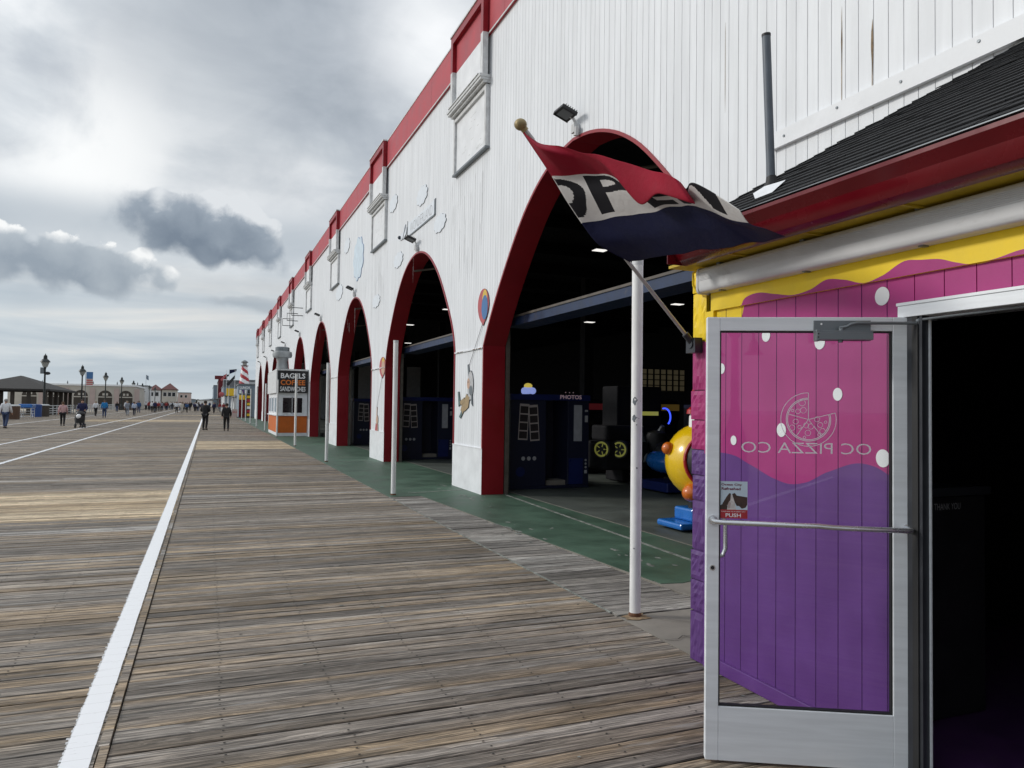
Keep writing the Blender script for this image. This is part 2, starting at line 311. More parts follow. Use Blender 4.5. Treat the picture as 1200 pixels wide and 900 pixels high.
# ---------------------------------------------------------------- geometry helpers
def frame_of(p0, p1):
    z = (Vector(p1) - Vector(p0)).normalized()
    a = Vector((0, 0, 1)) if abs(z.z) < 0.9 else Vector((1, 0, 0))
    x = z.cross(a).normalized(); return x, z.cross(x).normalized()
class MB:
    def __init__(s): s.v = []; s.f = []; s.mi = []
    def vert(s, p): s.v.append(tuple(p)); return len(s.v) - 1
    def face(s, pts, m=0):
        i = [s.vert(p) for p in pts]; s.f.append(i); s.mi.append(m)
    def box(s, x0, x1, y0, y1, z0, z1, m=0, skip=''):
        b = len(s.v)
        s.v += [(x0, y0, z0), (x1, y0, z0), (x1, y1, z0), (x0, y1, z0), (x0, y0, z1), (x1, y0, z1), (x1, y1, z1), (x0, y1, z1)]
        for nm, q in (('d', (0, 3, 2, 1)), ('u', (4, 5, 6, 7)), ('f', (0, 1, 5, 4)), ('r', (1, 2, 6, 5)), ('b', (2, 3, 7, 6)), ('l', (3, 0, 4, 7))):
            if nm in skip: continue
            s.f.append([b + i for i in q]); s.mi.append(m)
        return s
    def obox(s, o, a, b, c, m=0):
        """box from corner o with edge vectors a, b, c"""
        o, a, b, c = map(Vector, (o, a, b, c)); k = len(s.v)
        s.v += [tuple(p) for p in (o, o + a, o + a + b, o + b, o + c, o + a + c, o + a + b + c, o + b + c)]
        for q in ((0, 3, 2, 1), (4, 5, 6, 7), (0, 1, 5, 4), (1, 2, 6, 5), (2, 3, 7, 6), (3, 0, 4, 7)):
            s.f.append([k + i for i in q]); s.mi.append(m)
        return s
    def tube(s, path, r, n=10, m=0, cap=True):
        path = [Vector(p) for p in path]; rs = r if isinstance(r, (list, tuple)) else [r] * len(path)
        x, y = frame_of(path[0], path[1]); k = len(s.v)
        for i, p in enumerate(path):
            if 0 < i < len(path) - 1: t = (path[i + 1] - path[i - 1])
            else: t = path[min(i + 1, len(path) - 1)] - path[max(i - 1, 0)]
            t.normalize(); x = (x - t * x.dot(t)).normalized(); y = t.cross(x)
            for j in range(n):
                a = 2 * math.pi * j / n; s.v.append(tuple(p + (x * math.cos(a) + y * math.sin(a)) * rs[i]))
        for i in range(len(path) - 1):
            for j in range(n):
                a, b = k + i * n + j, k + i * n + (j + 1) % n
                s.f.append([a, b, b + n, a + n]); s.mi.append(m)
        if cap:
            s.f.append([k + j for j in range(n)][::-1]); s.mi.append(m)
            e = k + (len(path) - 1) * n; s.f.append([e + j for j in range(n)]); s.mi.append(m)
        return s
    def lathe(s, prof, c=(0, 0, 0), n=14, m=0, sq=None):
        k = len(s.v); c = Vector(c)
        for (r, z) in prof:
            for j in range(n):
                a = 2 * math.pi * (j + .5) / n
                s.v.append((c.x + r * math.cos(a), c.y + r * math.sin(a), c.z + z))
        for i in range(len(prof) - 1):
            for j in range(n):
                a, b = k + i * n + j, k + i * n + (j + 1) % n
                s.f.append([a, b, b + n, a + n]); s.mi.append(m)
        if prof[0][0] > 1e-4: s.f.append([k + j for j in range(n)][::-1]); s.mi.append(m)
        if prof[-1][0] > 1e-4:
            e = k + (len(prof) - 1) * n; s.f.append([e + j for j in range(n)]); s.mi.append(m)
        return s
    def ball(s, c, r, m=0, n=14, sc=(1, 1, 1)):
        k = len(s.v); h = n // 2
        for i in range(h + 1):
            t = math.pi * i / h
            for j in range(n):
                a = 2 * math.pi * j / n
                s.v.append((c[0] + r * sc[0] * math.sin(t) * math.cos(a), c[1] + r * sc[1] * math.sin(t) * math.sin(a), c[2] + r * sc[2] * math.cos(t)))
        for i in range(h):
            for j in range(n):
                a, b = k + i * n + j, k + i * n + (j + 1) % n
                s.f.append([a, a + n, b + n, b]); s.mi.append(m)
        return s
    def prism(s, poly, o, u, v, w, m=0, mside=None):
        """2-D outline poly on plane (o,u,v), extruded by vector w"""
        o, u, v, w = map(Vector, (o, u, v, w)); k = len(s.v); n = len(poly)
        s.v += [tuple(o + u * a + v * b) for a, b in poly] + [tuple(o + u * a + v * b + w) for a, b in poly]
        s.f.append(list(range(k + n - 1, k - 1, -1))); s.mi.append(m)
        s.f.append(list(range(k + n, k + 2 * n))); s.mi.append(m)
        for i in range(n):
            j = (i + 1) % n; s.f.append([k + i, k + j, k + n + j, k + n + i]); s.mi.append(m if mside is None else mside)
        return s
    def ring(s, o, u, v, r0, r1, a0=0, a1=360, n=28, m=0):
        o, u, v = map(Vector, (o, u, v)); k = len(s.v)
        for i in range(n + 1):
            a = R(a0 + (a1 - a0) * i / n); e = u * math.cos(a) + v * math.sin(a)
            s.v.append(tuple(o + e * r0)); s.v.append(tuple(o + e * r1))
        for i in range(n):
            a = k + 2 * i; s.f.append([a, a + 1, a + 3, a + 2]); s.mi.append(m)
        return s
    def strip(s, pts, o, u, v, wd, m=0):
        """flat ribbon of width wd through 2-D pts"""
        o, u, v = map(Vector, (o, u, v))
        for (a, b), (c, e) in zip(pts, pts[1:]):
            dx, dy = c - a, e - b; L = math.hypot(dx, dy) or 1; nx, ny = -dy / L * wd / 2, dx / L * wd / 2
            s.face([o + u * p + v * q for p, q in ((a + nx, b + ny), (c + nx, e + ny), (c - nx, e - ny), (a - nx, b - ny))], m)
        return s
    def text(s, txt, o, u, v, h, width=None, m=0, bold=0.0, w=0.0):
        """lettering of cap height h, centred on o, along u with up v, optionally squeezed to width; w lifts a thin slab"""
        cu = bpy.data.curves.new('lettering', 'FONT'); cu.body = txt; cu.size = 1.0; cu.offset = bold; cu.resolution_u = 3
        ob = bpy.data.objects.new('lettering', cu); col.objects.link(ob)
        me = bpy.data.meshes.new_from_object(ob.evaluated_get(bpy.context.evaluated_depsgraph_get()))
        xs = [q.co.x for q in me.vertices]; ys = [q.co.y for q in me.vertices]
        x0, x1, y0, y1 = min(xs), max(xs), min(ys), max(ys)
        ky = h / (y1 - y0); kx = (width / (x1 - x0)) if width else ky
        o, u, v = Vector(o), Vector(u).normalized(), Vector(v).normalized(); nrm = u.cross(v); k = len(s.v)
        for q in me.vertices:
            s.v.append(tuple(o + u * ((q.co.x - (x0 + x1) / 2) * kx) + v * ((q.co.y - (y0 + y1) / 2) * ky) + nrm * w))
        for p in me.polygons: s.f.append([k + i for i in p.vertices]); s.mi.append(m)
        bpy.data.objects.remove(ob); bpy.data.curves.remove(cu); bpy.data.meshes.remove(me)
        return s
    def build(s, name, mats, parent=None, smooth=35, bevel=0.0, loc=None):
        org = Vector((0, 0, 0)); p = parent
        while p is not None: org += p.location; p = p.parent
        if loc is not None: org = Vector(loc)
        me = bpy.data.meshes.new(name)
        me.from_pydata([(a[0] - org.x, a[1] - org.y, a[2] - org.z) for a in s.v], [], s.f)
        for mm in (mats if isinstance(mats, (list, tuple)) else [mats]): me.materials.append(M[mm] if isinstance(mm, str) else mm)
        me.polygons.foreach_set('material_index', s.mi)
        if smooth:
            me.polygons.foreach_set('use_smooth', [True] * len(s.f)); me.set_sharp_from_angle(angle=R(smooth))
        me.update()
        o = bpy.data.objects.new(name, me); col.objects.link(o)
        if parent is not None: o.parent = parent
        elif loc is not None: o.location = org
        if bevel:
            b = o.modifiers.new('edge softening', 'BEVEL'); b.width = bevel; b.segments = 2; b.limit_method = 'ANGLE'; b.angle_limit = R(40)
        return o
def tag(o, label=None, cat=None, group=None, kind=None):
    if label: o['label'] = label
    if cat: o['category'] = cat
    if group: o['group'] = group
    if kind: o['kind'] = kind
    return o
def thing(name, label, cat, loc=(0, 0, 0), group=None):
    o = bpy.data.objects.new(name, None); col.objects.link(o); o.location = loc; o.empty_display_size = 0.2
    return tag(o, label, cat, group)
def copy_tree(o, parent=None):
    c = o.copy(); col.objects.link(c)
    if parent is not None: c.parent = parent
    for ch in [q for q in o.children]: copy_tree(ch, c)
    return c
def lerp(tab, x):
    if x <= tab[0][0]: return tab[0][1]
    for (a, b), (c2, d2) in zip(tab, tab[1:]):
        if x <= c2: return b + (d2 - b) * (x - a) / (c2 - a)
    return tab[-1][1]

def monos(ts, vs, t):
    """monotone-ish cubic through (ts, vs)"""
    n = len(ts)
    for i in range(n - 1):
        if t <= ts[i + 1] or i == n - 2:
            h = ts[i + 1] - ts[i]; k = (t - ts[i]) / h
            def sl(j):
                if j == 0: return (vs[1] - vs[0]) / (ts[1] - ts[0])
                if j == n - 1: return (vs[-1] - vs[-2]) / (ts[-1] - ts[-2])
                return ((vs[j + 1] - vs[j]) / (ts[j + 1] - ts[j]) + (vs[j] - vs[j - 1]) / (ts[j] - ts[j - 1])) * .5
            m0, m1 = sl(i) * .85, sl(i + 1) * .85
            return vs[i] * (2 * k ** 3 - 3 * k ** 2 + 1) + vs[i + 1] * (-2 * k ** 3 + 3 * k ** 2) + h * (m0 * (k ** 3 - 2 * k ** 2 + k) + m1 * (k ** 3 - k ** 2))

# ================================================================ THE SETTING
g = MB(); g.face([(-3000, -3000, -0.9), (3000, -3000, -0.9), (3000, 3000, -0.9), (-3000, 3000, -0.9)])
tag(g.build('ground', 'sand'), kind='structure')
g = MB(); g.face([(-3000, -3000, -0.895), (-110, -3000, -0.895), (-110, 3000, -0.895), (-3000, 3000, -0.895)])
tag(g.build('sea', 'sea'), kind='structure')

def in_tan(x, y):
    return (x > -0.4 and 29.0 < y < 35.2) or (x < -0.4 and 11.9 < y < 15.7) or (-5 < x < 3.2 and 104 < y < 108) or (-11 < x < -2.5 and 70 < y < 78)
PW = 0.143
pk = MB()
def plank(x0, x1, y, w=PW, mm=None):
    t = random.uniform(-.004, .0); a = random.uniform(-.0022, .0022); gp = random.choice((.005, .007, .009, .012))
    m = mm if mm is not None else 1 if in_tan((x0 + x1) / 2, y) else 0
    b = len(pk.v); e0, e1 = x0 + .0015, x1 - .0015
    ya, yb = y + gp / 2, y + w - gp / 2; c = .0055
    pk.v += [(e0, ya, -.04), (e1, ya, -.04), (e1, ya, t + a - c), (e0, ya, t + a - c), (e1, ya + c, t + a), (e0, ya + c, t + a),
             (e1, yb - c, t - a), (e0, yb - c, t - a), (e1, yb, t - a - c), (e0, yb, t - a - c), (e1, yb, -.04), (e0, yb, -.04)]
    for q in ((0, 1, 2, 3), (3, 2, 4, 5), (5, 4, 6, 7), (7, 6, 8, 9), (9, 8, 10, 11)):
        pk.f.append([b + i for i in q]); pk.mi.append(m)
    pk.f.append([b + i for i in (0, 3, 5, 7, 9, 11)]); pk.mi.append(m)
    pk.f.append([b + i for i in (1, 10, 8, 6, 4, 2)]); pk.mi.append(m)
line = MB(); lanes = MB(); nails = []
y = -14.0
row = 0
while y < 340:
    w = PW if y < 150 else PW * 4
    # left of the white line
    x = -0.45
    L = random.choice((4.5, 4.5, 4.5, 4.5, 2.4))
    while x > -17.0:
        x1 = max(x - L, -17.0)
        plank(x1, x, y, w); L = 4.88; x = x1
    # right of it
    if y < 340:
        j = 3.1; xe = 3.1
        if j < 3: plank(-.398, j - .39, y, w); plank(j - .39, xe, y, w)
        else: plank(-.398, xe, y, w)
        if 5.3 < y < 13.45: plank(3.125, 4.06 - .045 * (y - 5.3) + random.uniform(-.02, .02), y, w, 4)
    a = random.uniform(-.0015, .0015); bq = random.uniform(-.0015, .0015)
    if y < 60:
        for kq in range(5):
            e_ = max(0, random.gauss(.002, .004)); ya_ = y + .006 + (w - .012) * kq / 5; yb_ = y + .006 + (w - .012) * (kq + 1) / 5
            line.face([(-.597 + a - e_, ya_, .0034), (-.588 + a, ya_, .0034), (-.588 + a, yb_, .0034), (-.597 + a - e_, yb_, .0034)], 1)
    if y < 230: line.face([(-.592 + a, y + .0005, .0042), (-.466 + bq, y + .0005, .0042), (-.466 + bq, y + w - .0005, .0042), (-.592 + a, y + w - .0005, .0042)])
    for lx, lw in ((-5.03, .065), (-7.2, .06), (-12.5, .06)):
        a = random.uniform(-.012, .012)
        lanes.face([(lx - lw + a, y + .0005, .0042), (lx + lw + a, y + .0005, .0042), (lx + lw + a, y + w - .0005, .0042), (lx - lw + a, y + w - .0005, .0042)])
    if 1.5 < y < 13:
        for kx in range(-9, 8):
            xx = kx * .61 + .11
            if -.68 < xx < -.36 or xx > 3.05: continue
            for o in (.035, .105):
                q = (xx + random.uniform(-.012, .012), y + o + random.uniform(-.008, .008)); s = .0055
                pk.face([(q[0] - s, q[1] - s, .0022), (q[0] + s, q[1] - s, .0022), (q[0] + s, q[1] + s, .0022), (q[0] - s, q[1] + s, .0022)], 2)
    y += w; row += 1
for i in range(150):
    q = (random.uniform(-5, 3.0), 2.2 + 20 * random.random() ** 1.6); s = random.choice((.004, .006, .009, .016)); m = random.choice((2, 3, 3, 3))
    if -.66 < q[0] < -.36: continue
    pk.face([(q[0] + s * 1.6 * math.cos(a) * random.uniform(.5, 1.1), q[1] + s * math.sin(a) * random.uniform(.5, 1.1), .0048) for a in (0, .9, 1.8, 2.7, 3.6, 4.5, 5.4)], m)
tag(pk.build('boardwalk', ['plank', 'plank_tan', 'crack', 'joint', 'plank_grey'], smooth=0), kind='structure')
tag(line.build('boardwalk_white_line', ['line', 'line_edge'], smooth=0), kind='structure')
for k in range(2):  # thin taped line across the right-hand side
    lanes.box(-.36, 3.9, 66.2 + k * .2, 66.3 + k * .2, .002, .008)
tag(lanes.build('boardwalk_lane_lines', 'line_worn', smooth=0), kind='structure')
bt = MB(); yy = -14.0
while yy < 200:
    ln = random.uniform(3.2, 4.6); o = random.uniform(-.006, .006)
    bt.box(-.447 + o, -.404 + o * .4, yy, yy + ln - .012, -.03, .007 + random.uniform(0, .004)); yy += ln
tag(bt.build('boardwalk_edge_batten', 'plank', smooth=0), kind='structure')
g = MB(); g.box(-17, 4.9, -14, 340, -.30, -.046)
tag(g.build('boardwalk_underside', 'crack', smooth=0), kind='structure')
g = MB(); g.box(-30, -17.02, 60, 130, -.3, -.005)
tag(g.build('pavilion_deck', 'plank', smooth=0), kind='structure')
# concrete apron along the arcade, green coating, joints
def poly_slab(mb, pts, z0, z1, m=0): mb.prism(pts, (0, 0, z0), (1, 0, 0), (0, 1, 0), (0, 0, z1 - z0), m)
g = MB(); g.box(3.11, 5.6, 4.2, 5.28, -.2, -.004); g.box(3.108, 5.6, 13.5, 90, -.2, -.004)
poly_slab(g, [(4.09, 5.281), (5.6, 5.281), (5.6, 13.499), (3.70, 13.499)], -.2, -.004)
tag(g.build('concrete_apron', 'concrete', smooth=0), kind='structure')
g = MB()
edge = [(3.72, 6.03), (3.86, 5.97), (4.0, 6.03), (4.08, 6.12), (4.3, 6.08), (4.5, 6.14), (4.9, 6.2), (5.55, 6.2)]
g.box(3.115, 5.55, 13.51, 89.5, -.003, .0015)
poly_slab(g, [(4.07, 6.25), (5.55, 6.25), (5.55, 13.509), (3.72, 13.509)], -.003, .0015)
for (xa, ya), (xb, yb) in zip(edge[3:], edge[4:]): poly_slab(g, [(xa, ya), (xb, yb), (xb, 6.2495), (xa, 6.2495)], -.003, .0015)
tag(g.build('green_deck_coating', 'green', smooth=0), kind='structure')
g = MB()
for yj, x0, x1 in ((13.95, 3.6, 4.8), (22.1, 3.5, 4.6), (30.9, 3.4, 4.7), (39.6, 3.4, 4.7)):
    g.prism([(x0, yj), (x1, yj + .3), (x1, yj + .36), (x0, yj + .05)], (0, 0, .002), (1, 0, 0), (0, 1, 0), (0, 0, .003))
g.prism([(4.95, 5.9), (5.0, 5.9), (5.33, 13.2), (5.28, 13.2)], (0, 0, .002), (1, 0, 0), (0, 1, 0), (0, 0, .003))
g.box(3.103, 3.121, 5.4, 13.5, -.01, .003)
for i in range(26):
    q = (random.uniform(3.5, 4.7), random.uniform(6.8, 30)); s = random.uniform(.008, .03)
    g.prism([(q[0] + s * math.cos(a) * random.uniform(.5, 1.2), q[1] + s * math.sin(a) * random.uniform(.5, 1.2)) for a in (0, 1, 2, 3, 4, 5)], (0, 0, .002), (1, 0, 0), (0, 1, 0), (0, 0, .002))
for cx_, cy_, n in ((4.55, 13.0, 14), (4.6, 21.6, 8), (4.6, 14.9, 8), (4.5, 7.2, 10), (4.0, 9.5, 8)):
    for i in range(n):
        q = (cx_ + random.gauss(0, .12), cy_ + random.gauss(0, .35)); s = random.uniform(.015, .06)
        g.prism([(q[0] + s * math.cos(a) * random.uniform(.3, 1.1), q[1] + 2 * s * math.sin(a) * random.uniform(.3, 1.1)) for a in (0, .8, 1.6, 2.4, 3.2, 4, 4.8, 5.6)], (0, 0, .0021 + .0001 * i), (1, 0, 0), (0, 1, 0), (0, 0, .001))
tag(g.build('pale_floor_joints', 'joint', smooth=0), kind='structure')
g = MB(); g.prism([(3.25 + .13 * math.cos(a) * random.uniform(.6, 1.2), 5.22 + .10 * math.sin(a) * random.uniform(.6, 1.2)) for a in [i * .42 for i in range(15)]], (0, 0, .0), (1, 0, 0), (0, 1, 0), (0, 0, .002))
tag(g.build('rust_ring_on_concrete', 'stain', smooth=0), kind='structure')
g = MB()
def crack(pts, w):
    for (a, b), (c2, e) in zip(pts, pts[1:]):
        L = math.hypot(c2 - a, e - b); nx, ny = -(e - b) / L * w, (c2 - a) / L * w
        g.face([(a + nx, b + ny, .0055), (a - nx, b - ny, .0055), (c2 - nx, e - ny, .0055), (c2 + nx, e + ny, .0055)][::-1])
crack([(3.12, 4.62), (3.22, 4.60), (3.30, 4.66), (3.40, 4.62), (3.47, 4.70)], .0035)
crack([(3.30, 4.66), (3.36, 4.52), (3.44, 4.46), (3.40, 4.36)], .003)
crack([(3.22, 5.26), (3.6, 4.9), (3.9, 4.55), (4.2, 4.35)], .0025)
crack([(3.12, 4.28), (3.2, 4.34), (3.33, 4.25)], .003)
tag(g.build('concrete_cracks', 'crack', smooth=0), kind='structure')

# ================================================================ ARCADE BUILDING
WX = 4.87; WTOP = 8.87; BAY = 8.75; YEND = 88.4
A1 = [(0, 3.70), (2.85, 3.70), (3.3, 3.38), (3.8, 2.97), (4.4, 2.40), (4.95, 1.80), (5.27, 1.27), (5.45, .82), (5.55, .42), (5.59, 0)]
A2 = [(0, 3.34), (2.85, 3.34), (3.15, 3.26), (3.5, 3.08), (4.09, 2.62), (4.7, 2.06), (5.15, 1.46), (5.40, .95), (5.53, .48), (5.57, 0)]
arches = [(9.64, A1)] + [(18.52 + BAY * k, A2) for k in range(8)]
def arch_pts(c, tab, n=14):
    """outline from the far base over the apex to the near base, smooth"""
    half = []
    for (za, ha), (zb, hb) in zip(tab, tab[1:]):
        kk = 1 if ha == hb else 4
        for i in range(kk): half.append((ha + (hb - ha) * i / kk, za + (zb - za) * i / kk))
    half.append((0, tab[-1][0]))
    # relax the corners
    for _ in range(4):
        h2 = half[:]
        for i in range(2, len(half) - 1): h2[i] = ((half[i - 1][0] + 2 * half[i][0] + half[i + 1][0]) / 4, (half[i - 1][1] + 2 * half[i][1] + half[i + 1][1]) / 4)
        half = h2
    return half
HALF = {id(A1): arch_pts(0, A1), id(A2): arch_pts(0, A2)}
def arch_z(y):
    """top of the opening at y, or None"""
    for c, t in arches:
        h = abs(y - c); hp = HALF[id(t)]
        if h < hp[0][0] - 1e-6:
            for (ha, za), (hb, zb) in zip(hp[1:], hp[2:]):
                if hb <= h <= ha: return za + (zb - za) * ((ha - h) / (ha - hb) if ha > hb else 0)
            return hp[1][1]
    return None
bld = thing('arcade_building', 'long white arcade hall with red pointed arches and a red coping band', 'building', (WX, 48, 0))
ys = set([-14.0, YEND, 4.2])
gy = -14.0; grooves = []
while gy < YEND:
    grooves.append((gy, gy + .008)); ys.add(gy); ys.add(gy + .008); gy += random.choice((.125, .135, .14, .15))
for c, t in arches:
    for h, z in HALF[id(t)]:
        ys.add(c - h); ys.add(c + h)
ys = sorted(ys); ys = [a for i, a in enumerate(ys) if i == 0 or a - ys[i - 1] > 1e-5]
wm = MB(); gi = 0; prevx = None
for a, b in zip(ys, ys[1:]):
    mid = (a + b) / 2
    while gi < len(grooves) - 1 and grooves[gi + 1][0] <= mid: gi += 1
    ing = grooves[gi][0] <= mid < grooves[gi][1]
    x = WX + .0045 if ing else WX
    zm = arch_z(mid)
    base = -.05 if mid > 4.2 else 2.35
    za = base if zm is None else (arch_z(a) or arch_z(a + 1e-4) or zm); zb = base if zm is None else (arch_z(b) or arch_z(b - 1e-4) or zm)
    wm.face([(x, b, zb), (x, a, za), (x, a, WTOP + .1), (x, b, WTOP + .1)], 1 if ing else 0)
    if prevx is not None and abs(prevx - x) > 1e-6:
        wm.face([(prevx, a, za), (x, a, za), (x, a, WTOP + .1), (prevx, a, WTOP + .1)], 1)
    prevx = x
# thickness: rear skin, far end and top
wm.face([(5.25, -14, WTOP + .1), (5.25, YEND, WTOP + .1), (5.25, YEND, 5.7), (5.25, -14, 5.7)])
st = wm
for yq, z0, z1, w in ((4.362, 4.32, 4.68, .004), (4.362, 4.62, 4.74, .012), (4.672, 4.36, 5.0, .0035), (4.672, 4.80, 4.88, .007), (6.2, 5.0, 5.6, .003)):
    st.prism([(yq - w, z0), (yq - w * .3, z0 - .25), (yq + w * .5, z0 - .1), (yq + w, z0), (yq + w * .7, z1), (yq - w * .4, z1 + .1)], (WX - .0015, 0, 0), (0, 1, 0), (0, 0, 1), (-.001, 0, 0), 2)
for k in range(70):
    yq = random.choice((random.uniform(13.4, 15.6), random.uniform(13.5, 40), random.uniform(22, 24.3))); z1 = random.uniform(4.6, 6.6); w = random.uniform(.004, .012); ln = random.uniform(.25, 1.1)
    st.prism([(yq, z1 - ln), (yq + w, z1 - ln * .6), (yq + w, z1), (yq - w * .4, z1 + .05)], (WX - .0015, 0, 0), (0, 1, 0), (0, 0, 1), (-.001, 0, 0), 3)
wall = wm.build('wall', ['siding', 'white_groove', 'stain', 'grey_trim'], bld, smooth=0)
e = MB(); e.box(WX + .01, 24, YEND, YEND + .3, 0, WTOP + .3); e.build('end_wall', 'white', bld, smooth=0)
e = MB(); e.box(WX + .01, 24, -14.3, -14.0, 0, WTOP + .3)
e.build('end_wall', 'white', bld, smooth=0)
e = MB(); e.box(5.25, 24.2, -14, YEND, 8.6, 8.75); e.build('roof', 'greyroof', bld, smooth=0)
# piers: smooth base panel and drip strip with chipped paint
piers = []
for (c0, t0), (c1, t1) in zip(arches, arches[1:]): piers.append((c0 + t0[0][1], c1 - t1[0][1]))
piers.append((arches[-1][0] + A2[0][1], YEND))
for a, b in piers:
    pb = MB(); ds = MB()
    pb.box(WX - .022, WX + .002, a + .004, b - .004, 0, .885); pb.box(WX - .03, WX - .0225, a + .003, b - .003, .868, .886)
    ds.box(WX - .03, WX - .001, a + .06, b - .06, 2.80, 2.825)
    yy = a + .1
    while yy < b - .2:
        ln = random.uniform(.04, .22)
        if random.random() < .6: ds.box(WX - .0335, WX - .0305, yy, yy + ln, 2.802 + random.uniform(-.004, .004), 2.812 + random.uniform(0, .006), 1)
        yy += ln + .05
    pb.build('pier_base_panel', 'white', bld, smooth=0); ds.build('drip_strip', ['white', 'rust'], bld, smooth=0)
# red arch linings
for c, t in arches:
    hp = HALF[id(t)]; path = [(c + h, z) for h, z in hp] + [(c - h, z) for h, z in hp[::-1][1:]]
    nrm = []
    for i in range(len(path)):
        a = path[max(i - 1, 0)]; b = path[min(i + 1, len(path) - 1)]; dy_, dz_ = b[0] - a[0], b[1] - a[1]; L = math.hypot(dy_, dz_)
        nrm.append((dz_ / L, -dy_ / L))
    am = MB()
    XF, XB, TH = WX - .02, 5.30, .045
    for i in range(len(path) - 1):
        (y0, z0), (y1, z1) = path[i], path[i + 1]; (ny0, nz0), (ny1, nz1) = nrm[i], nrm[i + 1]
        o0 = (y0 + ny0 * TH, z0 + nz0 * TH); o1 = (y1 + ny1 * TH, z1 + nz1 * TH)
        am.face([(XF, y0, z0), (XF, y1, z1), (XB, y1, z1), (XB, y0, z0)])
        am.face([(XF, o0[0], o0[1]), (XF, o1[0], o1[1]), (XF, y1, z1), (XF, y0, z0)])
        am.face([(WX + .012, o0[0], o0[1]), (WX + .012, o1[0], o1[1]), (XF, o1[0], o1[1]), (XF, o0[0], o0[1])])
        am.face([(XB, y0, z0), (XB, y1, z1), (XB, o1[0], o1[1]), (XB, o0[0], o0[1])])
    am.build('arch_lining', 'red', bld, smooth=30)
    w = t[0][1]
    hb = MB(); hb.box(5.42, 5.9, c - w - .3, c + w + .3, 3.25, 3.40, 0); hb.box(5.40, 5.92, c - w - .3, c + w + .3, 3.401, 3.44, 1)
    hb.build('shutter_housing', ['bluebeam', 'tanbeam'], bld, smooth=0)
    for s in (1, -1):
        tr = MB(); yc = c + s * (w + .03); tr.box(5.32, 5.40, yc - .04, yc + .04, 0, 3.24)
        tr.build('shutter_track', 'tanbeam', bld, smooth=0)
    cb = MB(); cb.tube([(5.05, c + .9, 5.3), (7.0, c - .2, 5.55)], .03, 8); cb.build('conduit', 'tanbeam', bld)
# coping band
cb = MB(); yy = -14.0
while yy < YEND:
    y1 = min(yy + 2.4, YEND + .05); cb.box(WX - .05, 5.3, yy + .004, y1 - .004, 8.85, 9.64, 0); yy += 2.4
cb.box(WX - .062, 5.31, -14, YEND + .06, 9.64, 9.675, 1); cb.box(WX - .058, WX - .0505, -14, YEND, 8.845, 8.875, 2)
cb.build('coping_band', ['red_band', 'grey_trim', 'grey_trim'], bld, smooth=0)
for k in range(9):
    y0 = 13.22 + 8.8 * k; y1 = y0 + 2.06
    if y1 > YEND + .2: y1 = YEND
    p = MB(); X0 = 4.70
    # frame of the box, red above, grey white below, with a sunk panel
    for z0, z1, m in ((8.88, 9.66, 0), (8.06, 8.88, 1)):
        p.box(X0, WX - .0605, y0, y0 + .13, z0, z1, m); p.box(X0, WX - .0605, y1 - .13, y1, z0, z1, m)
    p.box(X0, WX - .0605, y0 + .13, y1 - .13, 9.50, 9.66, 0)
    p.box(X0 + .085, X0 + .1, y0 + .13, y1 - .13, 8.87, 9.50, 2); p.box(X0 + .085, X0 + .1, y0 + .13, y1 - .13, 8.06, 8.868, 3)
    p.box(X0 - .02, WX, y0 - .02, y1 + .02, 9.661, 9.70, 4)
    pl_ = p.build('pilaster', ['red', 'grey_trim', 'red_band', 'white', 'grey_trim'], bld, smooth=0)
    l = MB(); l.box(4.64, WX, y0 - .02, y1 + .05, 8.00, 8.055); l.box(4.66, WX, y0 - .01, y1 + .04, 7.95, 7.999); l.box(4.72, WX, y0, y1, 7.90, 7.949); l.box(4.62, 4.86, y0 + .06, y1 - .1, 8.056, 8.075)
    l.build('ledge', 'grey_trim', bld, smooth=0)
    w = MB(); f = .085
    w.box(WX - .085, WX - .001, y0 + .02, y0 + .02 + f, 6.68, 7.88); w.box(WX - .085, WX - .001, y1 - f, y1, 6.68, 7.88)
    w.box(WX - .085, WX - .001, y0 + .02 + f, y1 - f, 7.80, 7.88)
    wd = w.build('window', 'grey_trim', bld, smooth=0)
    q = MB(); q.box(WX - .035, WX - .002, y0 + .02 + f, y1 - f, 6.72, 7.80, 0)
    for s in range(16):
        a = random.uniform(y0 + .3, y1 - .4); b = random.uniform(6.8, 7.6); q.box(WX - .037, WX - .0355, a, a + random.uniform(.03, .2), b, b + .012, 1)
    q.build('boarded_panel', ['white', 'grey_trim'], wd, smooth=0)
    s = MB(); s.box(WX - .095, WX - .002, y0, y1 + .02, 6.64, 6.679); s.build('sill', 'gunmetal', wd, smooth=0)
tb = MB(); tb.box(WX - .045, WX - .001, -14, 5.47, 4.12, 4.275)
for k in range(9):
    yy = 5.3 - .62 * k; tb.tube([(WX - .046, yy, 4.2 + .03 * (k % 2)), (WX - .052, yy, 4.2 + .03 * (k % 2))], .012, 8, 1)
tb.build('trim_board', ['white', 'gunmetal'], bld, smooth=0)
